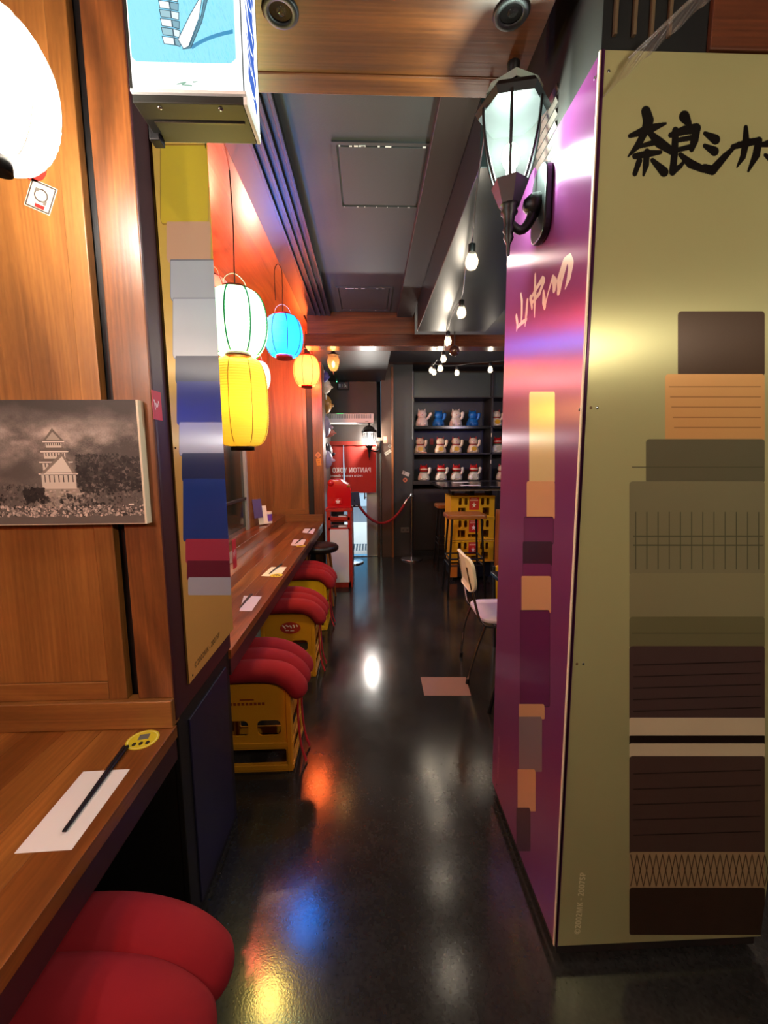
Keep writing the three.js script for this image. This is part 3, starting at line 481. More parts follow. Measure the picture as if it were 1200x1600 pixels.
// ---------------------------------------------------------------- lanterns
function lantern(o) {
  const { c, r, h, capR: cap = r * .42, group = 'paper lanterns over the counters' } = o, g = thing('paper_lantern', o.label, 'lantern', [c.x, c.y - h / 2, c.z], R(0, 1), group);
  const prof = [], n = o.ribs ?? 18; const f = (t) => { const s = o.barrel ? Math.pow(1 - Math.pow(Math.abs(2 * t - 1), 3.2), 1 / 2.4) : Math.sqrt(Math.max(0, 1 - Math.pow(Math.abs(2 * t - 1) * .93, 2.1))); return cap + (r - cap) * Math.min(1, s * 1.0); };
  for (let i = 0; i <= n * 4; i++) { const t = i / (n * 4); prof.push([f(t) * (1 - .008 * Math.cos(i / 4 * 2 * Math.PI)), t * h]); }
  const pc = new THREE.Color(...o.paper);
  mesh('lantern_paper', lathe(prof, 40), phy({ color: pc, roughness: 1, transmission: o.trans ?? .14, thickness: 0, emissive: new THREE.Color(...o.light).multiplyScalar(.05), side: THREE.DoubleSide }), g);
  const sm = std({ color: o.seam, roughness: .8 });
  for (let k = 0; k < 8; k++) { const a = k / 8 * 2 * Math.PI, pts = []; for (let i = 0; i <= 20; i++) { const t = i / 20, q = f(t) + .0015; pts.push([Math.cos(a) * q, t * h, Math.sin(a) * q]); } const s = tube(pts, o.seamR ?? .0022, 20, 5); mesh('seam', s, sm, g); }
  const cm = std({ color: o.cap, roughness: .35 });
  mesh('top_ring', lathe([[cap * .8, h - .004], [cap * 1.04, h - .004], [cap * 1.04, h + .02], [cap * .8, h + .02], [cap * .8, h - .004]], 28), cm, g);
  mesh('bottom_ring', lathe([[0, -.004], [cap * 1.02, -.022], [cap * 1.04, .004], [cap * .9, .004], [0, -.002]], 28), cm, g);
  if (!o.noWire) mesh('carrying_wire', tube([[-cap, h + .01, 0], [-cap * .8, h + .06, 0], [0, h + .09, 0], [cap * .8, h + .06, 0], [cap, h + .01, 0]], .0018, 16, 5), M.paleWire, g);
  if (o.top) mesh('cord', tube([[0, h, 0], [0, h + .09, 0], [.004, (o.top - c.y + h / 2) * .6 + h * .4, .003], ...(o.hook ? [[0, o.top - c.y + h / 2 - .03, 0], [-.02, o.top - c.y + h / 2 - .005, 0], [-.05, o.top - c.y + h / 2 - .05, .02], [-.055, h + .1, .03]] : [[0, o.top - c.y + h / 2, 0]])], .003, 30, 6), M.wire, g);
  const bulb = mesh('bulb', ball(0, h * (o.at ?? .5), 0, Math.min(.03, r * .25)), std({ color: 0xffffff, emissive: new THREE.Color(...o.light).multiplyScalar(4), roughness: .5 }), g);
  const l = new THREE.PointLight(new THREE.Color(...o.light), o.power, 0, 2); l.position.set(0, h * (o.at ?? .5), 0); l.castShadow = true; l.shadow.radius = 1.5; g.add(l);
  return g;
}
lantern({ c: P(370, 506, { z: -2.3 }), r: .155, h: .31, paper: [.8, .95, .88], light: [.5, 1, .68], power: .6, trans: .2, seam: 0x178a50, seamR: .004, cap: 0x5a1c10, top: CEIL - .03, label: 'round white lantern with green seams hanging above the yellow one' });
lantern({ c: P(376, 629, { z: -2.35 }), r: .145, h: .47, barrel: true, ribs: 34, paper: [.95, .72, .1], light: [1, .72, .15], power: 2.0, trans: .042, noWire: true, seam: 0x8a6a10, cap: 0x2a1a10, label: 'tall yellow barrel lantern below the green seamed one' });
lantern({ c: P(401, 588, { z: -3.8 }), r: .115, h: .235, paper: [1, .85, .82], light: [1, .55, .38], power: 2.0, trans: .12, seam: 0xd0a0a0, cap: 0xa01414, top: CEIL - .03, label: 'small white lantern with red ring behind the yellow lantern' });
lantern({ c: P(443, 526, { z: -3.3 }), r: .143, h: .28, paper: [.04, .85, 1], light: [.008, .2, 1], power: 1.3, seam: 0x0f4f90, seamR: .003, cap: 0xa0202c, top: CEIL - .03, hook: true, label: 'round cyan blue lantern with dark blue seams' });
lantern({ c: P(479, 580, { z: -4.95 }), r: .15, h: .32, paper: [1, .7, .3], light: [1, .14, .028], power: 2.2, trans: .18, seam: 0xb05a20, cap: 0x7a1a10, top: CEIL - .03, label: 'round orange lantern near the wooden end post' });
lantern({ c: P(330, 470, { z: -3.0 }), r: .14, h: .28, paper: [1, .4, .35], light: [1, .13, .07], power: 2.3, seam: 0x901818, cap: 0x301010, top: CEIL - .03, label: 'round red lantern hidden behind the maroon pillar' });
// near booth
lantern({ c: P(-14, 138, { z: -.92 }), r: .106, h: .25, capR: .02, paper: [1, .97, .92], light: [1, .93, .84], power: .75, trans: .4, seam: 0xe8e0d0, cap: 0x101010, top: CEIL, label: 'large white lantern with a black bottom cap over the near counter', seamR: .001 });

// ---------------------------------------------------------------- illuminated box sign
{
  const Y = P(395, 174, { z: -1.06 }).y, zf = -.99, x0 = P(203, 141, { z: zf }).x, x1 = P(384, 142, { z: zf }).x, zr = P(407, 207, { x: x1 }).z, yb = P(384, 142, { z: zf }).y, w = x1 - x0, h = SOF - .006 - yb, d = zf - zr;
  const t = thing('light_box_sign', 'illuminated white box sign with a blue metal bracelet picture under the soffit', 'sign', [x0, yb, zr]);
  const front = canvas(720, Math.round(720 * h / w), (x, W, H) => {
    x.fillStyle = '#ffffff'; x.fillRect(0, 0, W, H); const S = W / 181, X = (u) => (u - 203) * S, Y_ = (v) => H - (141 - v) * S * .72;
    x.fillStyle = '#7fc8e2'; x.beginPath(); x.moveTo(X(203.5), Y_(-200)); x.lineTo(X(376), Y_(-200)); x.lineTo(X(375), Y_(78)); x.lineTo(X(366), Y_(88)); x.lineTo(X(212), Y_(89)); x.lineTo(X(205), Y_(80)); x.fill();
    for (let k = 0; k < 1500; k++) { const u = 206 + hash(k, 51) * 166, v = -60 + hash(k, 52) * 146, b = hash(k, 53) * (u > 250 ? 1 : .35); x.strokeStyle = `rgba(${30 + 60 * hash(k, 54) | 0},${140 + 60 * hash(k, 55) | 0},${190 + 40 * hash(k, 56) | 0},${.35 * b})`; x.lineWidth = 2; x.beginPath(); x.moveTo(X(u), Y_(v)); x.lineTo(X(u + 2), Y_(v + 9)); x.stroke(); }
    x.fillStyle = '#2f7fa6'; x.beginPath(); x.moveTo(X(300), Y_(58)); x.quadraticCurveTo(X(325), Y_(34), X(372), Y_(22)); x.lineTo(X(372), Y_(30)); x.quadraticCurveTo(X(330), Y_(40), X(305), Y_(62)); x.fill();
    // bracelet of metal links
    const link = (pts, c) => { x.fillStyle = c; x.beginPath(); pts.forEach(([u, v], i) => (i ? x.lineTo(X(u), Y_(v)) : x.moveTo(X(u), Y_(v)))); x.closePath(); x.fill(); x.strokeStyle = '#123646'; x.lineWidth = 4; x.stroke(); };
    for (let k = 0; k < 6; k++) { const y = -46 + k * 17; link([[254 + k * .5, y], [270 + k, y + 2], [271 + k, y + 16], [255 + k * .8, y + 14]], k % 2 ? '#d4e6ea' : '#88aeb8'); link([[271 + k, y + 2], [286, y + 5], [285, y + 19], [272 + k, y + 16]], k % 2 ? '#6f98a6' : '#c4dbe0'); }
    link([[282, 44], [304, -4], [326, -46], [318, 2], [298, 58], [290, 62]], '#e6f1f3'); link([[290, 62], [300, 56], [322, -4], [330, -46], [336, -44], [322, 10], [302, 60]], '#4d7c8c');
    x.fillStyle = '#dcebdd'; for (let k = 0; k < 7; k++) x.fillRect(X(258 + k * 16), Y_(99 + (k % 3)), 3 * S, 5 * S);
    x.fillStyle = '#7aa08c'; brush(x, [[X(276), Y_(131), 6], [X(290), Y_(127), 10], [X(284), Y_(132), 6], [X(300), Y_(133), 8]]); brush(x, [[X(303), Y_(126), 8], [X(310), Y_(125), 3]]);
  });
  const side = canvas(256, Math.round(256 * h / d), (x, W, H) => {
    x.fillStyle = '#ffffff'; x.fillRect(0, 0, W, H); x.fillStyle = '#0f4fae';
    for (let k = 0; k < 26; k++) { const y = H - 60 - k * 56, a = 16 + 40 * hash(k, 61); brush(x, [[20 + a, y - 110, 6], [80 + 40 * hash(k, 62), y - 60, 54], [150 + 40 * hash(k, 63), y - 20, 48], [190, y + 24, 4]]); }
    x.fillStyle = '#fff'; for (let k = 0; k < 16; k++) { const y = H - 100 - k * 90; brush(x, [[60, y, 4], [120, y + 24, 14], [170, y + 10, 4]]); }
  });
  const lit = (map, k) => std({ color: 0x222222, emissive: 0xffffff, emissiveMap: map, emissiveIntensity: k, roughness: .35 });
  mesh('sign_face', move(board(w - .012, h, .004), .006, 0, d - .004), lit(front, 1.25), t);
  const s = board(d - .012, h, .004); s.rotateY(Math.PI / 2); s.translate(w - .004, 0, d - .006); mesh('sign_side', s, lit(side, 1.25), t, 'white side face with blue lettering');
  mesh('sign_case', [bx(0, w - .008, -.02, 0, 0, d - .008, .002), bx(0, .006, 0, h, 0, d, .001), bx(0, w, 0, h, 0, .006, .001)], std({ color: 0x14170f, roughness: .55 }), t, 'dark underside of the box');
  mesh('case_trim', bx(.0, w, -.006, 0, d - .008, d, .001), M.white, t); mesh('case_trim', bx(w - .008, w, -.02, 0, 0, d - .008, .001), M.white, t);
  mesh('case_seam', bx(.02, w - .02, -.022, -.02, .06, .064), M.bronze, t);
  for (const q of [.05, w - .06]) mesh('screw', ball(q, -.02, .1, .005, 1, .5, 1, 8), M.steel, t);
  mesh('bracket', rod([.02, .08, .0], [.02, .08, ZN - zr], .012), M.iron, t); mesh('clip', bx(-.01, .014, -.034, .006, .0, .03, .003), M.iron, t);
  const a = new THREE.RectAreaLight(0xe8f4ff, 4, w, h); a.position.set(w / 2, h / 2, d + .012); a.lookAt(x0 + w / 2, yb + h / 2, 5); t.add(a);
  const b = new THREE.RectAreaLight(0xe8f4ff, 4, d, h); b.position.set(w + .012, h / 2, d / 2); t.add(b); b.rotation.y = -Math.PI / 2;
  a.rotation.set(0, Math.PI, 0);
}

// ---------------------------------------------------------------- recessed downlights
for (const [u, v, lab] of [[438, 17, 'recessed black downlight in the soffit beside the box sign'], [799, 20, 'recessed black downlight in the soffit beside the wall lantern']]) {
  const p = P(u, v, { y: SOF }), t = thing('recessed_downlight', lab, 'downlight', [p.x, SOF, p.z]);
  mesh('bezel', lathe([[.03, -.001], [.032, -.007], [.044, -.007], [.05, 0], [.03, 0]], 28), M.black, t); mesh('reflector', lathe([[0, -.0005], [.03, -.0015]], 24), M.blackGloss, t); mesh('lens', ball(.003, -.002, .002, .014, 1, .35, 1), M.glass, t);
}

// ---------------------------------------------------------------- wall lantern on the purple panel
function carriage(o) {                                 // hexagonal lantern, local origin at the glass base
  const t = o.t, s = o.s, H = o.H, hex = (r0, y0, r1, y1, thick) => { const g = new THREE.CylinderGeometry(r1, r0, y1 - y0, 6, 1, !thick); g.translate(0, (y0 + y1) / 2, 0); return clean(toCreasedNormals(g, .3)); };
  const rt = .092 * s, rb = .05 * s, col = o.mat;
  const prof = (q) => rb + (rt - rb) * (1 - Math.pow(1 - q, 1.8));
  for (let k = 0; k < 6; k++) {
    const a0 = k / 6 * 2 * Math.PI + .2, a1 = (k + 1) / 6 * 2 * Math.PI + .2, g = new THREE.BufferGeometry(), pos = [];
    for (let i = 0; i < 6; i++) { const y0 = i / 6, y1 = (i + 1) / 6, q = [[a0, y0], [a1, y0], [a1, y1], [a0, y0], [a1, y1], [a0, y1]]; for (const [a, y] of q) pos.push(Math.cos(a) * prof(y) * .97, y * H, -Math.sin(a) * prof(y) * .97); }
    g.setAttribute('position', new THREE.Float32BufferAttribute(pos, 3)); g.computeVertexNormals(); mesh('glass_pane', clean(g), o.glass, t);
    const pts = []; for (let i = 0; i <= 6; i++) { const y = i / 6; pts.push([Math.cos(a0) * prof(y), y * H, -Math.sin(a0) * prof(y)]); } mesh('glazing_bar', tube(pts, .0045 * s, 10, 6), col, t);
  }
  mesh('top_rim', [hex(rt * 1.06, H - .004 * s, rt * 1.18, H + .012 * s, true), hex(rt * 1.18, H + .012 * s, rt * 1.04, H + .03 * s, true)].map((g) => (g.rotateY(-.2 + Math.PI / 6 * 0 + Math.PI / 2), g)), col, t);
  const roof = lathe([[rt * .98, H + .03 * s], [rt * .82, H + .062 * s], [rt * .4, H + .085 * s], [.014 * s, H + .094 * s]], 6); roof.rotateY(Math.PI / 2 - .2 - Math.PI / 2); mesh('roof', toCreasedNormals(roof, .4), o.roof ?? col, t);
  mesh('top_finial', lathe([[.014, .09], [.01, .1], [.017, .115], [.019, .13], [.013, .148], [.004, .158], [0, .16]].map(([a, b]) => [a * s, H + b * s]), 14), col, t);
  mesh('cup', [hex(rb * .62, -.06 * s, rb * 1.12, 0, true), lathe([[.03, -.06], [.022, -.07], [.026, -.08], [.018, -.09], [.014, -.12], [.018, -.128], [.012, -.14], [.016, -.15], [.006, -.17], [.005, -.2], [0, -.203]].map(([a, b]) => [a * s, b * s]), 14)], col, t);
  mesh('candle_sleeve', rod([0, 0, 0], [0, .04 * s, 0], .014 * s), M.white, t);
  mesh('lamp_bulb', ball(0, .075 * s, 0, .026 * s, 1, 1.35, 1), std({ color: 0xffffff, emissive: new THREE.Color(...o.light), emissiveIntensity: o.glow, roughness: .3 }), t);
  const l = new THREE.PointLight(new THREE.Color(...o.light), o.power, 0, 2); l.position.set(0, .075 * s, 0); l.castShadow = true; l.shadow.radius = 1.3; t.add(l);
}
{
  const zc = P(852, 310, { x: XR }).z, c0 = P(797, 288, { z: zc }), H = P(797, 178, { z: zc }).y - c0.y, s = H / .19;
  const t = thing('wall_lantern', 'black six sided wall lantern with glowing bulb on the purple panel', 'wall lamp', c0.toArray());
  carriage({ t, s, H, mat: M.iron, glass: phy({ color: 0xeafff4, roughness: .085, transmission: 1, thickness: 0 }), roof: phy({ color: 0xcfe8dc, roughness: .3, transmission: .5, thickness: 0 }), light: [.93, 1, .97], glow: 30, power: 2.0 });
  const dx = XR - .0 - c0.x, yp = P(852, 320, { x: XR }).y - c0.y;
  const pl = extrude(rrect(-.05 * s, -.1 * s, .05 * s, .1 * s, .045 * s), .012, .006); pl.rotateY(-Math.PI / 2); pl.translate(dx - .006, yp, 0); mesh('back_plate', pl, M.iron, t);
  const dm = lathe([[0, 0], [.035 * s, 0], [.03 * s, .03], [.014 * s, .05], [0, .052]], 18); dm.rotateZ(Math.PI / 2); dm.translate(dx - .018, yp, 0); mesh('boss', dm, M.iron, t);
  mesh('arm', sweep([[dx - .05, yp, 0], [dx * .65, yp - .03, 0], [dx * .35, yp * .5 - .1 * s, 0], [0, -.105 * s, 0]], (q) => [.018 * s * (1 - .4 * q), .018 * s * (1 - .4 * q)], V(0, 0, 1), 16, 8), M.iron, t);
}
{ // lantern at the street door
  const z = -6.55, c0 = P(577, 696, { z }), t = thing('wall_lantern', 'small lit carriage lantern by the street door', 'wall lamp', c0.toArray());
  carriage({ t, s: 1.12, H: .2, mat: M.iron, glass: M.glass, light: [1, .97, .88], glow: 9, power: 3.6 });
  const dx = P(595, 700, { z: -6.7 }).x - c0.x;
  mesh('arm', tube([[0, -.06, 0], [dx * .6, -.09, -.06], [dx, -.02, -.14]], .012, 12, 6), M.iron, t); mesh('back_plate', bx(dx - .02, dx + .0, -.12, .08, -.15 - .03, -.15 + .03, .004), M.iron, t);
}
{ // amber lamp by the masks
  const z = -4.75, c = P(521, 568, { z }), t = thing('amber_lamp', 'amber glass bell lamp hanging at the end of the niche', 'pendant lamp', [c.x, c.y, c.z]);
  mesh('glass_bell', lathe([[.05, .085], [.066, .04], [.064, 0], [.048, -.05], [.03, -.075], [.0, -.085]], 18), M.amberGlass, t);
  mesh('cap', lathe([[0, .13], [.02, .125], [.03, .105], [.07, .09], [.072, .083], [0, .083]], 18), M.bronze, t); mesh('tip', rod([0, -.083, 0], [0, -.115, 0], .006, .002), M.bronze, t);
  mesh('lamp_bulb', ball(0, -.01, 0, .018, 1, 2, 1), std({ color: 0xffffff, emissive: 0xffd9a0, emissiveIntensity: 4 }), t);
  mesh('cable', tube([[0, .125, 0], [-.05, .17, .03], [-.05, .28, .05], [.03, .36, .06], [.04, CEIL - c.y - .02, .06]], .012, 24, 6), M.wire, t);
  const l = new THREE.PointLight(0xffc890, .25, 0, 2); l.position.set(0, -.01, 0); l.castShadow = true; t.add(l);
}

// ---------------------------------------------------------------- string of bare bulbs
{
  const shared = 'clear glowing bulb in the cluster at the bend of the string light';
  const list = [[737, 407, -2.1, 'clear glowing bulb hanging beside the black wall lantern'], [721, 487, -2.9, 'clear glowing bulb halfway along the dark ceiling box'], [700, 532, -3.7, 'clear glowing bulb at the end of the dark ceiling box'], [693, 560, -4.45, 'clear glowing bulb just beyond the brown glass globe'], [688, 575, -4.9, shared], [678, 581, -5.2, shared], [674, 578, -5.4, shared], [714, 582, -5.3, 'clear glowing bulb alone before the shelf header board'], [766, 577, -5.1, 'clear glowing bulb close to the shelf upright']], pts = [];
  const grp = 'bare bulbs of the string light';
  for (const [u, v, z, lab] of list) {
    const c = P(u, v, { z }), t = thing('string_bulb', lab, 'light bulb', c.toArray(), 0, grp);
    mesh('bulb_glass', lathe([[0, -.042], [.02, -.038], [.031, -.018], [.031, 0], [.022, .024], [.015, .036]], 16), phy({ color: 0xfff8ea, roughness: .05, transmission: .95, thickness: 0, emissive: 0xfff2d8, emissiveIntensity: .15 }), t);
    mesh('filament', [rod([-.006, -.012, 0], [-.004, .024, 0], .003), rod([.006, -.012, 0], [.004, .024, 0], .003), rod([0, -.014, .005], [0, .024, .003], .003)], std({ color: 0xffffff, emissive: 0xfff0d0, emissiveIntensity: 16 }), t);
    mesh('socket', lathe([[.016, .034], [.018, .04], [.018, .07], [.008, .076], [0, .076]], 12), M.iron, t);
    const l = new THREE.PointLight(0xfff0da, .2, 0, 2); l.position.set(0, -.004, 0); l.castShadow = true; t.add(l);
    pts.push([c.x, c.y + .085, c.z]);
  }
  const runs = [[[.42, 2.74, -1.6], pts[0], pts[1], pts[2], pts[3], pts[4], pts[5], pts[6]], [pts[6], pts[7], pts[8], [2.1, 2.75, -4.8]]];
  for (const [i, r] of runs.entries()) {
    const q = []; r.forEach((p, k) => { q.push(p); if (k + 1 < r.length) { const n = r[k + 1]; q.push([(p[0] + n[0]) / 2, Math.min(2.735, Math.max(p[1], n[1]) + .03), (p[2] + n[2]) / 2]); } });
    single('string_cable', tube(q, .004, 90, 5), M.wire, ['thin black cable of the string light running along the dark ceiling box', 'thin black cable of the string light crossing in front of the shelves'][i], 'cable');
  }
  const c = P(710, 548, { z: -4.2 }), b = thing('ceiling_globe', 'small brown glass globe hanging among the string bulbs', 'globe', c.toArray());
  mesh('globe', ball(0, 0, 0, .05), phy({ color: 0x3a2016, roughness: .08, clearcoat: 1 }), b); mesh('stem', rod([0, .045, 0], [0, .2, 0], .006), M.bronze, b); mesh('rose', lathe([[0, .2], [.03, .2], [.034, .215], [0, .22]], 14), M.bronze, b);
}

// ---------------------------------------------------------------- yellow crate stools with red cushions
const crateLabel = std({ map: canvas(256, 160, (x, W, H) => { x.fillStyle = '#d08a14'; x.fillRect(0, 0, W, H); x.fillStyle = '#a8281c'; x.beginPath(); x.ellipse(128, 80, 122, 72, 0, 0, 7); x.fill(); x.fillStyle = '#eadcc8'; squiggle(x, W, H * .8, '#eadcc8', 5, 15); x.fillRect(70, 104, 40, 10); x.fillRect(126, 108, 44, 10); }), roughness: .45 });
const crateText = std({ map: canvas(256, 64, (x, W, H) => { x.fillStyle = '#d08a14'; x.fillRect(0, 0, W, H); x.fillStyle = '#8a3414'; x.fillRect(80, 8, 90, 10); for (let k = 0; k < 9; k++) x.fillRect(12 + k * 26, 32, 18, 20); }), roughness: .45 });
function seatCrate(t, mat, label) {                     // local: x across, z back, height .48; front at z = 0
  const w = .39, h = .48, d = .32, front = () => {
    const s = rrect(-w / 2, 0, w / 2, h, .006); s.holes.push(rrect(-.165, .045, .165, .125, .012, THREE.Path)); for (const k of [-1, 1]) s.holes.push(rrect(k * .082 - .06, .2, k * .082 + .06, .285, .03, THREE.Path)); return s;
  };
  const sd = () => { const s = rrect(-d / 2, 0, d / 2, h, .006); for (const [a, b] of [[.05, .13], [.19, .27], [.33, .4]]) s.holes.push(rrect(-d / 2 + .05, a, d / 2 - .05, b, .012, THREE.Path)); return s; };
  mesh('front_panel', move(extrude(front(), .01), 0, 0, -.012), mat, t); mesh('back_panel', move(extrude(front(), .01), 0, 0, -d), mat, t);
  for (const k of [-1, 1]) mesh('side_panel', move(turnY(extrude(sd(), .01), Math.PI / 2), k > 0 ? w / 2 - .01 : -w / 2, 0, -d / 2), mat, t);
  for (const [i, k] of [[-1, 0], [1, 0], [-1, 1], [1, 1]]) mesh('corner_post', bx(i * (w / 2 - .012) - .014, i * (w / 2 - .012) + .014, .0, h, -k * (d - .02) + .004, -k * (d - .02) - .024, .006), mat, t);
  mesh('top_panel', bx(-w / 2 + .005, w / 2 - .005, h - .012, h, -.005, -d + .005, .003), mat, t);
  for (const y of [.135, .01]) mesh('rail', [bx(-w / 2, w / 2, y, y + .028, .003, -.01, .004), bx(w / 2 - .006, w / 2 + .006, y, y + .028, 0, -d, .004)], mat, t);
  if (label === 'oval') { const g = new THREE.CircleGeometry(1, 28); g.scale(.078, .05, 1); g.translate(.02, .38, .0005); mesh('oval_label', g, crateLabel, t, 'red oval print with white script'); } else if (label) mesh('brand_text', move(new THREE.PlaneGeometry(.2, .05), -.02, .385, .0006), crateText, t, 'faded brown lettering');
}
function cushion(name, label, x, z, y, len = .4, group) {
  const t = thing(name, label, 'cushion', [x, y, z], 0, group);
  for (let k = 0; k < 3; k++) {
    const zz = -.05 - k * .115, e = k * .008;
    mesh('padded_roll', sweep([[-len * .62, .035, zz], [-len * .3, .05 + e, zz], [len * .12, .056 + e, zz], [len * .4, .034, zz], [len * .56, -.03, zz], [len * .6, -.085, zz]], (q) => { const a = Math.sqrt(Math.max(0, 1 - Math.pow(Math.abs(2 * q - 1), 7))); return [.071 * a + .0005, .052 * a + .0005]; }, V(0, 0, 1), 34, 16), M.cushion, t);
  }
  for (const zz of [-.1, -.22]) mesh('strap', sweep([[len * .57, -.06, zz], [len * .54, -.2, zz], [len * .58, -.4, zz + .01], [len * .64, -y + .012, zz + .02]], () => [.016, .005], V(0, 0, 1), 14, 6), M.strap, t);
  return t;
}
const XS = -.605;
const seats = [[-2.0, 'text', 'yellow plastic crate stool next to the maroon pillar', 'red padded cushion draped on the crate next to the maroon pillar'], [-2.95, 'oval', 'yellow plastic crate stool with red oval print', 'red padded cushion on the crate with the oval print'], [-3.8, '', 'yellow plastic crate stool beside the black leather stool', 'red padded cushion on the crate beside the black leather stool']];
for (const [z, lab, la, lb] of seats) {
  const t = thing('crate_stool', la, 'crate', [XS, 0, z], 0, 'crate stools at the far counter'); seatCrate(t, lab === '' ? M.crateYellow : M.crate, lab);
  cushion('seat_cushion', lb, XS, z + .02, .482, .4, 'red seat cushions');
}
{ const t = thing('crate_stool', 'yellow crate stool tucked under the near counter', 'crate', [-.64, 0, -.58], 0); seatCrate(t, M.crate, 'text'); cushion('seat_cushion', 'red padded cushion under the near counter', -.64, -.56, .482, .46, 'red seat cushions'); }
{ // leather stool
  const c = P(503, 880, { z: -4.6 }), t = thing('leather_stool', 'black leather stool with pale wooden legs at the far counter', 'stool', [c.x - .04, 0, -4.62]), y = .58;
  const s = lathe([[0, 0], [.2, 0], [.225, .02], [.228, .05], [.21, .075], [.12, .085], [0, .086]], 30); s.scale(1, 1, .85); move(s, 0, y, 0); mesh('seat', s, M.leather, t);
  for (const [i, k] of [[-1, -1], [1, -1], [-1, 1], [1, 1]]) mesh('leg', rod([i * .17, .0, k * .17], [i * .11, y + .005, k * .11], .011, .015), M.oak, t);
  mesh('stretcher', [rod([-.15, .22, -.15], [.15, .22, -.15], .008), rod([-.15, .22, .15], [.15, .22, .15], .008)], M.oak, t);
}

// ---------------------------------------------------------------- red host cart with register
{
  const z = -5.12, a = P(511, 918, { y: 0 }), x0 = P(511, 850, { z }).x, x1 = P(550, 850, { z }).x, H = P(530, 795, { z }).y, w = x1 - x0, d = .4;
  const t = thing('host_cart', 'red cabinet with white front panel at the counter end', 'cabinet', [x0, 0, z]);
  mesh('side_panel', bx(0, .02, .0, H, 0, -d, .003), M.redCart, t); mesh('side_panel', bx(w - .02, w, 0, H, 0, -d, .003), M.redCart, t); mesh('back_panel', bx(.02, w - .02, .0, H - .3, -d + .02, -d), M.redCart, t);
  mesh('top_panel', bx(-.01, w + .01, H - .035, H, .005, -d, .004), M.redCart, t);
  const sy = (v) => P(530, v, { z }).y;
  mesh('front_rail', [bx(.02, w - .02, sy(813), sy(808), 0, -.03, .002), bx(.02, w - .02, sy(829), sy(825), 0, -.03, .002), bx(.02, w - .02, 0, sy(909), 0, -.03, .002), bx(.02, .05, 0, H - .03, 0, -.03, .002), bx(w - .05, w - .02, 0, H - .03, 0, -.03, .002)], M.redCart, t);
  mesh('front_panel', bx(.04, w - .04, sy(910), sy(827), .006, -.01, .003), M.white, t, 'white front panel');
  mesh('shelf', bx(.02, w - .02, sy(813) - .02, sy(813), -.02, -d), M.redCart, t); mesh('shelf', bx(.02, w - .02, sy(829), sy(829) + .012, -.02, -d), M.redCart, t);
  for (const [v, lab] of [[813, 'white folded cloth on the upper shelf of the red cabinet'], [829, 'white folded cloth on the lower shelf of the red cabinet']]) single('folded_cloth', bx(x0 + w - .17, x0 + w - .06, sy(v) + (v > 820 ? .012 : 0), sy(v) + .05, z - .05, z - .16, .01), M.white, lab, 'cloth');
  for (const [v, lab] of [[813, 'grey receipt roll box on the upper shelf of the red cabinet'], [829, 'grey box on the lower shelf of the red cabinet']]) single('supply_box', bx(x0 + .07, x0 + .14, sy(v) + (v > 820 ? .012 : 0), sy(v) + .045, z - .05, z - .15, .005), M.charcoal, lab, 'box');
  // register
  const xr0 = P(512, 790, { z }).x, xr1 = P(547, 790, { z }).x, yt = P(530, 751, { z }).y;
  const s = new THREE.Shape(); const ww = xr1 - xr0, hh = yt - H; s.moveTo(0, 0); s.lineTo(ww, 0); s.lineTo(ww, hh * .62); s.quadraticCurveTo(ww * .98, hh * .74, ww * .86, hh * .8); s.lineTo(ww * .62, hh * .93); s.quadraticCurveTo(ww * .5, hh, ww * .34, hh * .96); s.quadraticCurveTo(ww * .2, hh * .98, ww * .06, hh * .9); s.lineTo(0, hh * .5); s.closePath();
  const r = thing('red_scooter_case', 'glossy red rounded case with white bowl emblem on the red cabinet', 'case', [xr0, H, z - .05]);
  mesh('case_body', move(toCreasedNormals(extrude(s, .24, .012), .5), 0, .012, -.26), M.redGloss, r);
  mesh('case_knob', ball(ww * .14, hh * .9, -.03, .045), M.redGloss, r);
  mesh('latch', bx(ww * .86, ww * 1.0, hh * .76, hh * .82, 0, -.03, .004), M.brass, r);
  const em = canvas(128, 96, (x, W, Hh) => { x.fillStyle = '#c41018'; x.fillRect(0, 0, W, Hh); x.fillStyle = '#efe6dc'; x.beginPath(); x.arc(64, 44, 40, 0, Math.PI); x.fill(); x.fillRect(36, 84, 56, 8); brush(x, [[64, 34, 5], [76, 12, 4]]); brush(x, [[50, 34, 5], [56, 18, 4]]); });
  mesh('emblem', move(new THREE.PlaneGeometry(.09, .07), ww * .45, hh * .28, .0135), std({ map: em, roughness: .3 }), r, 'white noodle bowl emblem');
  const tb = thing('tablet_stand', 'black tablet on a stand behind the glossy red case', 'tablet', [P(554, 790, { z }).x, H, z - .2], .5);
  mesh('tablet', bx(-.08, .08, .02, .19, -.006, .006, .004).rotateX(-.25), M.black, tb); mesh('stand', [rod([0, .0, -.02], [0, .09, -.02], .012), bx(-.05, .05, 0, .01, -.06, .05, .003)], M.iron, tb);
}

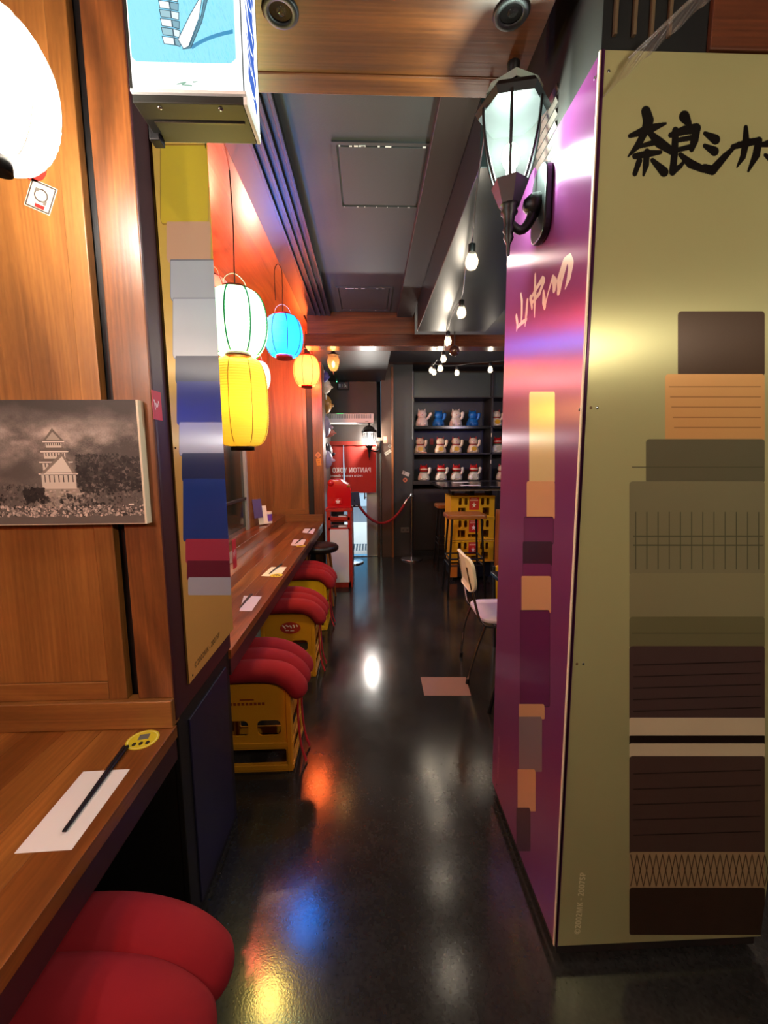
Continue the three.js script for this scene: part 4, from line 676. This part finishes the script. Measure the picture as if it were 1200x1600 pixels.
// ---------------------------------------------------------------- entrance: noren, air curtain, exit sign, masks, rope barrier
{
  const z = -6.62, a = P(515, 690, { z }), b = P(587, 690, { z }), yb = P(560, 770, { z }).y, xm = P(537, 720, { z }).x;
  const w = b.x - a.x, h = a.y - yb;
  const tex = canvas(1024, Math.round(1024 * h / w), (x, W, H) => {
    x.fillStyle = '#b02a1c'; x.fillRect(0, 0, W, H); x.save(); x.translate(W, 0); x.scale(-1, 1); x.fillStyle = '#efe2d8'; x.font = 'bold 150px sans-serif';
    const X = (u) => W - (u - 515) / 72 * W, Yv = (v) => (v - 690) / 80 * H; x.save(); x.translate(X(579.5), Yv(738)); x.scale(.8, 1); x.font = 'bold ' + (H * .135 | 0) + 'px sans-serif'; x.fillText('PANTON YOKO', 0, 0); x.restore();
    x.font = 'bold ' + (H * .07 | 0) + 'px sans-serif'; x.save(); x.translate(X(566), Yv(745)); x.fillText('retro ramen downto', 0, 0); x.restore(); x.restore();
  });
  const t = thing('noren_curtain', 'red split door curtain with mirrored white lettering', 'curtain', [a.x, yb, z]);
  const cloth = (x0, x1, pull) => { const g = new THREE.PlaneGeometry(1, 1, 24, 14), p = g.attributes.position, uv = g.attributes.uv; for (let i = 0; i < p.count; i++) { const q = p.getX(i) + .5, v = p.getY(i) + .5, x = x0 + (x1 - x0) * q + pull * (1 - v) * (pull > 0 ? 1 - q : q); p.setXYZ(i, x, v * h, .008 * Math.sin(x * 26) * (1 - v * .6)); uv.setXY(i, x / w, v); } g.computeVertexNormals(); return g; };
  const cm = phy({ map: tex, roughness: .95, transmission: .22, thickness: 0, side: THREE.DoubleSide });
  mesh('cloth_leaf', cloth(0, xm - a.x - .003, -.014), cm, t); mesh('cloth_leaf', cloth(xm - a.x + .003, w, .014), cm, t);
  mesh('cloth_header', bx(0, w, h - .06, h + .005, .014, .008, .001), std({ color: 0x9a2a1c, roughness: .9 }), t); mesh('rod', rod([-.05, h - .012, 0], [w + .06, h - .012, 0], .007), M.iron, t);
  const ac = P(512, 661, { z: -6.5 }), ac2 = P(584, 646, { z: -6.5 });
  const u = thing('air_curtain', 'white air curtain unit with grey grille above the street door', 'air curtain', [ac.x, ac.y, ZE]);
  const aw = ac2.x - ac.x, ah = ac2.y - ac.y;
  mesh('unit_body', bx(0, aw, 0, ah, .02, .3, .012), M.white, u); mesh('grille_backing', bx(.02, aw - .04, ah * .48, ah * .92, .296, .302), std({ color: 0x8f9a9a, roughness: .6 }), u);
  for (let i = 0; i < 24; i++) { const x = .03 + i * (aw - .08) / 24; mesh('slat', bx(x, x + .008, ah * .48, ah * .92, .3, .307), M.white, u); }
  mesh('led_lamp', bx(aw * .2, aw * .34, ah, ah + .006, .2, .29, .001), std({ color: 0x0a3a18, emissive: 0x20ff60, emissiveIntensity: 1.2 }), u); mesh('mounting', bx(.1, aw - .1, .02, ah - .03, 0, .03), M.white, u); mesh('badge', bx(aw - .13, aw - .08, ah * .16, ah * .22, .299, .302), M.charcoal, u);
  const ex = P(536, 603, { z: ZE + .02 }), e = thing('exit_sign', 'dark unlit exit sign box with a tiny green lamp on the end wall', 'sign', [ex.x, ex.y, ZE]);
  mesh('sign_box', bx(-.085, .085, -.06, .06, .0, .05, .006), M.black, e);
  mesh('sign_glyphs', move(new THREE.PlaneGeometry(.15, .09), 0, 0, .0512), std({ map: canvas(160, 96, (x, W, H) => { x.fillStyle = '#101412'; x.fillRect(0, 0, W, H); x.fillStyle = '#8c9a90'; x.fillRect(8, 22, 34, 54); x.fillRect(66, 26, 10, 46); x.fillStyle = '#9aa69c'; brush(x, [[112, 24, 14], [120, 46, 16], [108, 74, 8]]); brush(x, [[120, 46, 12], [140, 74, 9]]); brush(x, [[112, 38, 8], [136, 44, 7]]); }), roughness: .4 }), e);
  mesh('led_lamp', ball(-.095, .06, .05, .008), std({ color: 0x2a5a40, emissive: 0x66ffb0, emissiveIntensity: 2 }), e);
  // masks on the entrance wall
  const spec = [[514, 533, 0xd99a90, 'pink pig snout mask at the top of the entrance wall', .2, 1.0], [517, 547, 0xc9c8d0, 'small pale grey mask under the pink one', .12, 1.2], [508, 570, 0xc9a04a, 'yellow fox mask beside the amber lamp', .26, .7], [512, 588, 0x4a4690, 'dark blue demon mask on the entrance wall', .16, .9], [512, 604, 0xd9cdb8, 'cream round faced mask on the entrance wall', .2, 1.1], [510, 632, 0xa87a3c, 'brown long faced mask on the entrance wall', .26, 1.0], [513, 666, 0x9a94ac, 'grey violet mask above the red nosed one', .3, 1.0], [515, 676, 0xc07a68, 'brick red mask with a long nose', .14, 1.5], [512, 708, 0x2a2432, 'black horned mask on the entrance wall', .3, 1.0], [515, 718, 0xb4aac8, 'lilac frilled mask below the black horned one', .26, 1.2]];
  spec.forEach(([u_, v_, c, lab, h_, pr], i) => {
    const zz = -5.85 - (i % 3) * .12, q = P(u_, v_, { z: zz }), m = thing('wall_mask', lab, 'mask', [XL, q.y, zz], Math.PI / 2), mt = std({ color: c, roughness: .4 });
    const g = new THREE.SphereGeometry(1, 20, 16, 0, Math.PI), p = g.attributes.position; for (let k = 0; k < p.count; k++) { const x = p.getX(k), y = p.getY(k), z_ = p.getZ(k), ch = 1 - .25 * Math.max(0, -y); p.setXYZ(k, x * h_ * .36 * ch, y * h_ * .5, Math.max(0, z_) * .085 * pr + .002); } g.computeVertexNormals(); mesh('mask_face', clean(g), mt, m);
    mesh('nose', ball(0, -h_ * .05, .085 * pr, h_ * .07, 1, 1.3, 1.8 * pr, 10), mt, m); for (const k of [-1, 1]) { mesh('eye', ball(k * h_ * .13, h_ * .1, .075 * pr, h_ * .045, 1.3, .6, .5, 8), M.black, m); mesh('ear', ball(k * h_ * .3, h_ * .34, .015, h_ * .1, .7, 1.5, .5, 8), i % 2 ? M.white : mt, m); }
    mesh('mouth', ball(0, -h_ * .26, .062 * pr, h_ * .07, 1.7, .4, .6, 8), M.red, m);
  });
  // rope barrier
  const post = (pos, lab) => { const t2 = thing('stanchion', lab, 'stanchion', pos); mesh('base', lathe([[0, 0], [.17, 0], [.172, .012], [.16, .024], [.06, .036], [.028, .045], [0, .046]], 30), std({ color: 0xd6d6d8, roughness: .16, metalness: 1 }), t2); mesh('post', rod([0, .04, 0], [0, 1.02, 0], .024, .024, 16), M.steel, t2); mesh('cap', lathe([[.026, 1.0], [.05, 1.012], [.05, 1.022], [.03, 1.03], [.026, 1.05], [.012, 1.062], [0, 1.064]], 20), M.steel, t2); mesh('hook', [rod([-.03, 1.0, 0], [-.065, .975, 0], .006), ball(-.065, .972, 0, .01, 1, 1, 1, 8)], M.steel, t2); return t2; };
  const s1 = P(643, 874, { y: 0 }), s2 = P(551, 879, { y: 0 });
  post([s1.x, 0, s1.z], 'polished steel rope stanchion in front of the charcoal panel'); post([s2.x, 0, s2.z], 'steel rope stanchion mostly hidden behind the red cabinet');
  const p0 = V(s1.x - .07, .96, s1.z), p1 = V(s2.x + .07, .96, s2.z), rp = thing('barrier_rope', 'dark red velvet rope sagging between two stanchions', 'rope');
  const pts = []; for (let i = 0; i <= 10; i++) { const q = i / 10, p = p0.clone().lerp(p1, q); p.y -= .42 * 4 * q * (1 - q) * .85 - (q > .5 ? 0 : 0); pts.push(p); }
  mesh('rope', tube(pts, .02, 50, 10), M.rope, rp); mesh('end_cap', rod(pts[0], pts[0].clone().lerp(pts[1], .55), .023), M.chrome, rp); mesh('end_cap', rod(pts[10], pts[10].clone().lerp(pts[9], .55), .023), M.chrome, rp);
}

// ---------------------------------------------------------------- figurine shelves
const ZS = -6.76;
{
  const x0 = P(645, 700, { z: ZS }).x, xd = P(768, 700, { z: ZS }).x, x1 = 2.7, Yp = (v) => P(700, v, { z: ZS }).y;
  const t = thing('display_shelves', 'dark built in shelves holding lucky cat figurines', 'shelves', [x0, 0, ZS]); const w = x1 - x0, m = M.shelf, dx = xd - x0;
  mesh('back_panel', bx(0, w, Yp(758), CEIL - .1, -.46, -.48), m, t);
  mesh('cabinet_door', bx(.01, dx * .55 - .003, .1, Yp(764), 0, -.02, .003), m, t); mesh('cabinet_door', bx(dx * .55 + .003, dx * 1.1, .1, Yp(764), 0, -.02, .003), m, t); mesh('cabinet_door', bx(dx * 1.1 + .006, w, .1, Yp(764), 0, -.02, .003), m, t);
  mesh('plinth', bx(0, w, 0, .1, -.02, -.46), M.black, t);
  mesh('worktop', bx(0, w, Yp(757), Yp(751), .015, -.46, .003), m, t);
  for (const v of [709, 667]) mesh('shelf_board', bx(0, w, Yp(v) - .012, Yp(v) + .012, 0, -.46, .003), m, t);
  mesh('shelf_lip', [bx(.02, dx - .04, Yp(667) - .03, Yp(667) + .016, .012, .0, .002), bx(dx + .03, w, Yp(667) - .03, Yp(667) + .016, .012, 0, .002)], M.blackGloss, t, 'glossy black lip of the upper shelf');
  mesh('header_panel', bx(0, w, Yp(620), CEIL - .1, -.1, -.12, .003), std({ color: 0x39443f, roughness: .35 }), t, 'grey green header board'); mesh('header_shelf', bx(0, w, Yp(620) - .015, Yp(620), 0, -.46, .003), m, t);
  mesh('upright', bx(dx - .014, dx + .014, Yp(757), CEIL - .1, 0, -.46, .003), m, t); mesh('upright', bx(0, .02, Yp(757), CEIL - .1, 0, -.46, .003), m, t); mesh('upright', bx(w - .02, w, 0, CEIL - .1, 0, -.46, .003), m, t);
  for (const v of [680, 722]) single('shelf_tag', bx(x0 + dx - .012, x0 + dx + .0, Yp(v) - .03, Yp(v) + .03, ZS, ZS + .004), M.cream, v < 700 ? 'small pale tag on the shelf upright under the upper shelf' : 'small pale tag on the shelf upright under the lower shelf', 'tag');
}
function catProto(kind) {
  const g = new THREE.Group(), C = { white: [0xe4d8cc, 0xe4d8cc, 0xe4d8cc, 0xe4d8cc], blue: [0x1a67b4, 0x1a67b4, 0x1a67b4, 0x1a67b4], cream: [0xdcc9ad, 0xb9302a, 0xc9a019, 0x9a2a22], ornate: [0xd6d2c2, 0xb02020, 0xb8b8a0, 0x2f6a48] }[kind].map((c) => std({ color: c, roughness: .35 }));
  const body = lathe([[0, 0], [.085, 0], [.09, .02], [.086, .06], [.07, .1], [.052, .13], [0, .14]], 20); body.scale(1, 1, .85); mesh('body', body, C[0], g);
  const hd = mesh('head', ball(0, .17, .005, .062, 1.08, .95, .9), kind === 'ornate' ? C[1] : C[0], g);
  for (const k of [-1, 1]) { const e = clean(new THREE.ConeGeometry(.024, .05, 10)); e.rotateZ(-k * .25); e.translate(k * .042, .225, 0); mesh('ear', e, C[1], hd); }
  if (kind === 'white' || kind === 'cream') for (const k of [-1, 1]) { mesh('eye', ball(k * .022, .178, .056, .006, 1.4, .6, .5, 8), M.black, hd); }
  mesh('nose', ball(0, .164, .06, .006, 1.2, .8, .6, 8), kind === 'blue' ? C[0] : std({ color: 0xb04038 }), hd);
  if (kind === 'ornate') mesh('face_band', ball(0, .17, .012, .058, 1.1, .35, .95), M.cream, hd, 'pale face mask');
  mesh('paw', ball(-.04, .03, .06, .024, 1, .8, 1.2, 10), C[0], g); mesh('paw', ball(.04, .03, .06, .024, 1, .8, 1.2, 10), C[0], g);
  mesh('collar', move(clean(new THREE.TorusGeometry(.052, .007, 8, 24).rotateX(Math.PI / 2)), 0, .128, .003), C[3], g);
  if (kind !== 'white' && kind !== 'blue') { const c = clean(new THREE.CylinderGeometry(.034, .034, .008, 18)); c.scale(1.15, 1, 1); c.rotateX(1.35); c.translate(0, .065, .075); mesh('coin', c, C[2], g); }
  const arm = sweep([[.05, .09, .03], [.078, .12, .04], [.086, .16, .045], [.084, .2, .05]], (q) => [.023, .023].map((r) => r * (.75 + .35 * q) * Math.sqrt(Math.max(.02, 1 - Math.pow(Math.abs(2 * q - 1), 8)))), V(0, 0, 1), 14, 10); mesh('raised_arm', arm, C[0], g);
  return g;
}
{
  const protos = Object.fromEntries(['white', 'blue', 'cream', 'ornate'].map((k) => [k, catProto(k)])), Yp = (v) => P(700, v, { z: ZS }).y;
  const rows = [
    [667, .012, [[659, 'white', 'white lucky cat with outstretched arm on the upper shelf', 1], [685, 'blue', 'blue lucky cat between two white ones on the upper shelf'], [712, 'white', 'white lucky cat between two blue ones on the upper shelf'], [738, 'blue', 'blue lucky cat beside the shelf upright on the upper shelf'], [775, 'cream', 'cream lucky cat beyond the shelf upright on the upper shelf']]],
    [709, .012, [[656, 'cream', 'cream lucky cat at the charcoal panel end of the middle shelf'], [688, 'cream', 'cream lucky cat next but one to the charcoal panel, middle shelf'], [712, 'cream', 'third cream lucky cat from the charcoal panel, middle shelf'], [739, 'cream', 'cream lucky cat beside the shelf upright on the middle shelf'], [777, 'ornate', 'ornate lucky cat beyond the upright on the middle shelf']]],
    [751, 0, [[662, 'ornate', 'red headed lucky cat at the charcoal panel end of the bottom shelf'], [689, 'ornate', 'second red headed lucky cat from the charcoal panel, bottom shelf'], [713, 'ornate', 'third red headed lucky cat from the charcoal panel, bottom shelf'], [740, 'ornate', 'red headed lucky cat beside the shelf upright on the bottom shelf'], [784, 'cream', 'cream lucky cat beyond the upright on the bottom shelf']]],
  ];
  for (const [v, up, list] of rows) { let last; for (const [u, kind, lab, wide] of list) {
    const c = protos[kind].clone(); c.name = numbered('lucky_cat'); last = lab || last; c.userData = { label: last, category: 'figurine', group: 'lucky cats on the shelves' }; if (lab === 0 || list.some((l, i) => l[2] === last && list[i + 1]?.[2] === 0)) c.userData.group = v > 720 ? 'ornate cats on the bottom shelf' : 'cream cats on the middle shelf';
    const p = P(u, v - 8, { z: ZS - .12 }); c.position.set(p.x, Yp(v) + up, ZS - .12); c.scale.setScalar(kind === 'white' ? 1.16 : 1.08); if (wide) { const a = c.children.find((m) => m.name === 'raised_arm'); a.geometry = sweep([[.05, .09, .03], [.08, .115, .04], [.105, .15, .045], [.128, .19, .05]], (q) => [.022, .022].map((r) => r * (.75 + .35 * q) * Math.sqrt(Math.max(.02, 1 - Math.pow(Math.abs(2 * q - 1), 8)))), V(0, 0, 1), 14, 10); } scene.add(c);
  } }
  single('shelf_card', bx(P(675, 688, { z: ZS - .4 }).x - .03, P(675, 688, { z: ZS - .4 }).x + .03, Yp(693), Yp(683), ZS - .455, ZS - .45), std({ color: 0xa83a30, roughness: .5 }), 'small red card on the back of the middle shelf', 'card');
  single('price_card', bx(P(663, 707, { z: ZS }).x - .04, P(663, 707, { z: ZS }).x + .04, Yp(709) + .012, Yp(709) + .03, ZS - .01, ZS - .02), std({ color: 0xc07a60, roughness: .5 }), 'small salmon card at the edge of the middle shelf', 'card');
  const so = P(633, 828, { z: -6.75 }), k = thing('wall_socket', 'grey double socket low on the charcoal panel', 'socket', [so.x, so.y, -6.75]); mesh('plate', bx(-.07, .07, -.043, .043, 0, .01, .004), std({ color: 0x55564f, roughness: .4 }), k); for (const i of [-1, 1]) mesh('socket_switch', bx(i * .035 - .012, i * .035 + .012, -.012, .012, .01, .014, .002), M.charcoal, k);
}

// ---------------------------------------------------------------- dining side: crate table, stools, chair
{
  const z = -5.3, x0 = P(704, 820, { z }).x, x1 = P(772, 820, { z }).x, w = x1 - x0, yb = P(740, 878, { z }).y, yt = P(740, 774, { z }).y, h = (yt - yb) / 3, d = .4;
  const base = thing('crate_plinth', 'black wheeled plinth under the yellow crate stack', 'plinth', [x0, 0, z - .03]); mesh('body', bx(.02, w - .02, .05, yb, 0, -d + .04, .004), std({ color: 0x0e1420, roughness: .4 }), base); for (const [i, k] of [[.06, -.05], [w - .06, -.05], [.06, -d + .1], [w - .06, -d + .1]]) mesh('caster', move(clean(new THREE.CylinderGeometry(.026, .026, .02, 14).rotateZ(Math.PI / 2)), i, .026, k), M.iron, base);
  const star = canvas(128, 128, (x, W, H) => { x.fillStyle = '#c4261a'; x.fillRect(0, 0, W, H); x.fillStyle = '#e8c0a8'; for (let k = 0; k < 8; k++) x.fillRect(14 + k * 13, 22, 9, 12); x.fillRect(20, 8, 88, 5); x.fillStyle = '#f4ece0'; x.beginPath(); for (let k = 0; k < 10; k++) { const a = -Math.PI / 2 + k * Math.PI / 5, r = k % 2 ? 13 : 32; x[k ? 'lineTo' : 'moveTo'](64 + Math.cos(a) * r, 80 + Math.sin(a) * r); } x.fill(); });
  const starM = std({ map: star, roughness: .45 });
  ['yellow bottle crate with red star label, bottom of the stack', 'yellow bottle crate with red star label, middle of the stack', 'yellow bottle crate with red star label, top of the stack'].forEach((lab, i) => {
    const t = thing('bottle_crate', lab, 'crate', [x0, yb + i * h, z], 0, 'stacked yellow bottle crates'), hh = h - .004;
    const s = rrect(0, 0, w, hh, .008); const hole = (a, b, c, e, r) => s.holes.push(rrect(a * w, c * hh, b * w, e * hh, r, THREE.Path));
    for (const a of [.18, .31, .69, .81]) hole(a, a + .07, .58, .9, .018); hole(.17, .34, .1, .46, .008); hole(.72, .88, .1, .46, .008); hole(.4, .64, .1, .28, .008);
    mesh('front_panel', move(extrude(s, .012), 0, 0, -.012), M.crateYellow, t); mesh('back_panel', bx(0, w, 0, hh, -d + .012, -d, .003), M.crateYellow, t); for (const k of [0, 1]) mesh('side_panel', bx(k ? w - .012 : 0, k ? w : .012, 0, hh, -.012, -d + .012, .003), M.crateYellow, t);
    mesh('floor_panel', bx(.012, w - .012, .02, .032, -.012, -d + .012), M.crateYellow, t); mesh('rim', [bx(-.006, w + .006, hh - .022, hh, .006, -.016, .004), bx(-.006, w + .006, 0, .016, .006, -.012, .004), bx(-.006, .012, hh - .022, hh, 0, -d, .004), bx(w - .012, w + .006, hh - .022, hh, 0, -d, .004)], M.crateYellow, t);
    mesh('star_label', move(new THREE.PlaneGeometry(w * .22, hh * .56), w * .53, hh * .64, .0008), starM, t, 'red label with a white star');
    for (let k = 0; k < 3; k++) mesh('divider', bx(w * (.25 + k * .25) - .004, w * (.25 + k * .25) + .004, .03, hh * .5, -.05, -d + .05), M.crate, t);
  });
  // table top on top of the stack
  const ty = P(730, 760, { z: -5.0 }).y, t = thing('high_table', 'glossy black high table top resting over the yellow crates', 'table', [0, 0, 0]);
  const a0 = P(692, 761, { z: -4.95 }), a1 = P(677, 753, { y: ty });
  mesh('table_top', bx(a0.x, 1.85, ty - .03, ty, -4.95, a1.z, .004), M.blackGloss, t); mesh('support', [bx(x0 + .02, x0 + .05, yt, ty - .03, z - .05, z - .3), bx(x1 - .05, x1 - .02, yt, ty - .03, z - .05, z - .3), bx((x0 + x1) / 2 - .03, (x0 + x1) / 2 + .03, yt, ty - .03, z - .05, z - .3)], M.iron, t); mesh('under_rail', bx(a0.x + .1, 1.8, ty - .055, ty - .03, -5.0, -5.03, .003), M.aluminium, t);
  for (const [u, v, lab] of [[722, 754, 'white paper mat on the black high table, beside the shelves'], [737, 759, 'white paper mat on the front edge of the black high table']]) { const p = P(u, v, { y: ty }); const hw = v > 756 ? .12 : .11; single('paper_mat', bx(p.x - hw, p.x + hw, ty, ty + .001, p.z - .03, p.z - .15), M.paper, lab, 'paper mat', 'paper mats on the high table'); }
  // bar stools with wooden seats
  const stool = (lab, pos, turn, H, half) => { const q = thing('bar_stool', lab, 'stool', pos, turn, 'wooden bar stools'); const sg = metric(extrude(rrect(-half, -.17, half, .17, .05), .03, .008), 'x'); sg.rotateX(-Math.PI / 2); sg.translate(0, H - .046, 0); mesh('seat', sg, M.oak, q); for (const [i, k] of [[-1, -1], [1, -1], [-1, 1], [1, 1]]) mesh('leg', rod([i * (half - .0), 0, k * .17], [i * (half - .05), H - .05, k * .12], .012), M.iron, q); const at = (f) => half - .05 * f; for (const f of [.4, .48]) mesh('footrest', [rod([-at(f), H * f, .15], [at(f), H * f, .15], .009), rod([-at(f), H * f, -.15], [at(f), H * f, -.15], .009), rod([-at(f), H * f, .15], [-at(f), H * f, -.15], .009), rod([at(f), H * f, .15], [at(f), H * f, -.15], .009)], M.iron, q); return q; };
  const s1 = P(726, 801, { z: -4.75 }); stool('wooden bar stool with black metal legs in front of the star crates', [s1.x, 0, -4.75], 0, s1.y, .215);
  const s2 = P(703, 789, { z: -5.75 }); stool('wooden bar stool half hidden behind the star crates', [s2.x + .04, 0, -5.95], 0, s2.y, .2);
  const car = single('cardboard_tag', bx(P(704, 890, { z: -5.27 }).x, P(716, 890, { z: -5.27 }).x, P(710, 904, { z: -5.27 }).y, P(710, 882, { z: -5.27 }).y, -5.325, -5.33), std({ color: 0xd07a14, roughness: .7 }), 'orange card stuck on the black plinth', 'card');
}
{ // white chair with chrome frame
  const f1 = P(720, 1024, { y: .01 }), f2 = P(730, 1066, { y: .01 }), t = thing('cafe_chair', 'white shell chair with chrome legs facing the pillar', 'chair', [0, 0, 0]);
  const zA = f1.z, zB = f2.z, xs = f2.x, S = .455, zc = (zA + zB) / 2;
  const seat = new THREE.PlaneGeometry(1, 1, 14, 14), p = seat.attributes.position, sx0 = xs + .1, hwz = Math.abs(zA - zB) / 2 + .02;
  const sh = rrect(0, -hwz, .4, hwz, .12); const sg = extrude(sh, .012, .006, 10); sg.rotateX(-Math.PI / 2); sg.translate(sx0, S, zc); mesh('seat', sg, M.lilac, t);
  const bk = extrude(rrect(-hwz * .9, 0, hwz * .9, .25, .09), .01, .006, 10); const bp = bk.attributes.position; for (let i = 0; i < bp.count; i++) bp.setZ(i, bp.getZ(i) - .05 * Math.pow(bp.getX(i) / hwz, 2)); bk.computeVertexNormals(); bk.rotateY(-Math.PI / 2); bk.rotateZ(.14); bk.translate(xs + .02, S + .2, zc); mesh('backrest', bk, M.cream, t);
  for (const z of [zA, zB]) {
    mesh('leg', tube([[z === zA ? f1.x : f2.x, .012, z], [xs + .07, S * .6, z], [xs + .12, S - .035, z]], .0095, 14, 8), M.chrome, t); mesh('leg', tube([[xs + .42, S - .035, z], [xs + .45, S * .5, z], [xs + .48, .012, z]], .0095, 14, 8), M.chrome, t);
    mesh('seat_rail', tube([[xs + .0, S + .38, z + (zc - z) * .35], [xs + .05, S + .15, z + (zc - z) * .2], [xs + .09, S + .0, z], [xs + .13, S - .03, z], [xs + .43, S - .03, z]], .0095, 26, 8), M.chrome, t); mesh('foot', rod([(z === zA ? f1.x : f2.x), 0, z], [(z === zA ? f1.x : f2.x) + .006, .035, z], .013), M.black, t); mesh('foot', rod([xs + .48, 0, z], [xs + .477, .035, z], .013), M.black, t);
  }
  mesh('cross_bar', [rod([xs + .2, S - .03, zA], [xs + .2, S - .03, zB], .008), rod([xs + .4, S - .03, zA], [xs + .4, S - .03, zB], .008)], M.chrome, t);
  // small table mostly behind the pillar
  const tf = P(764, 1112, { y: .01 }), q = thing('cafe_table', 'black legged table mostly behind the purple panel', 'table', [0, 0, 0]);
  mesh('table_top', bx(tf.x + .17, tf.x + .9, .72, .75, tf.z + .02, tf.z - .62, .006), M.blackGloss, q); for (const [x, z, i, k] of [[tf.x, tf.z, .2, -.06], [tf.x + .3, tf.z - .6, .2, .06], [tf.x + 1.04, tf.z, -.2, -.06], [tf.x + 1.04, tf.z - .6, -.2, .06]]) mesh('leg', rod([x, 0, z], [x + i, .72, z + k], .012, .016), M.iron, q);
  const z2 = -4.1, wb = thing('bench_end', 'upright wooden bench end beside the purple panel', 'bench'); const wx0 = P(773, 850, { z: z2 - .4 }).x; mesh('end_board', bx(wx0, wx0 + .05, .0, P(778, 803, { z: z2 }).y, z2, z2 - .4, .006), M.oak, wb); mesh('bench_seat', bx(wx0 + .05, wx0 + .9, .42, .47, z2 - .02, z2 - .4, .006), M.oak, wb); mesh('bench_back', bx(wx0 + .05, wx0 + .9, .5, 1.0, z2 - .36, z2 - .4, .006), M.oak, wb); mesh('end_board', bx(wx0 + .9, wx0 + .95, 0, 1.05, z2, z2 - .4, .006), M.oak, wb);
  const z3 = -3.4, fa = P(777, 905, { z: z3 }), fold = thing('leaning_board', 'yellow board with black edge leaning beside the bench end', 'board', [fa.x, 0, z3]);
  const bl = extrude(rrect(0, 0, .45, fa.y + .1, .03), .02, .004); const rot = (g) => (g.rotateX(-.12), g); mesh('board_face', rot(bl), M.crateYellow, fold); mesh('board_edge', rot(move(bx(-.02, .0, 0, fa.y + .1, -.006, .028, .004), 0, 0, 0)), M.black, fold);
}
{ // vinyl patch on the floor
  const c = [[657, 1058], [728, 1058], [736, 1087], [663, 1087]].map(([u, v]) => P(u, v, { y: .0006 })), s = new THREE.Shape(c.map((p) => new THREE.Vector2(p.x, -p.z))), g = extrude(s, .001); g.rotateX(-Math.PI / 2);
  single('floor_patch', metric(g, 'x'), M.tape, 'worn pinkish brown vinyl patch stuck on the dark floor', 'floor patch');
}

// ---------------------------------------------------------------- lanterns of the booth behind the viewer and the dining side, out of view; the two white ones behind the viewer added to brighten
lantern({ c: V(-.95, 2.12, .55), r: .15, h: .3, paper: [1, .4, .35], light: [1, .16, .06], power: 1.6, seam: 0x901818, cap: 0x301010, top: 2.6, label: 'round red lantern over the near booth behind the white one' });
lantern({ c: V(-1.15, 2.15, .15), r: .15, h: .3, paper: [1, .97, .92], light: [1, .92, .8], power: 1.6, seam: 0xd0c8b0, cap: 0x101010, top: CEIL, label: 'added unseen white lantern brightening the near counter, behind the viewer' });  // unseen lantern, added to brighten the near booth
lantern({ c: V(1.0, 2.25, .45), r: .16, h: .32, paper: [1, .95, .85], light: [1, .91, .72], power: 3.4, seam: 0xd0c8b0, cap: 0x301010, top: CEIL, label: 'added unseen warm white lantern lighting the olive panel, behind the viewer' });  // unseen lantern, added to light the olive panel from the front
lantern({ c: V(1.9, 2.1, -4.3), r: .15, h: .3, paper: [.4, .5, 1], light: [.16, .2, 1], power: 1.3, trans: .3, seam: 0x20308a, cap: 0x301010, top: CEIL, label: 'round blue lantern over the dining tables' });
lantern({ c: V(2.2, 2.3, -2.6), r: .16, h: .32, paper: [1, .9, .8], light: [1, .8, .58], power: 4, seam: 0xd0c8b0, cap: 0x301010, top: CEIL, label: 'round cream lantern over the dining tables' });

renderer.render(scene, camera);
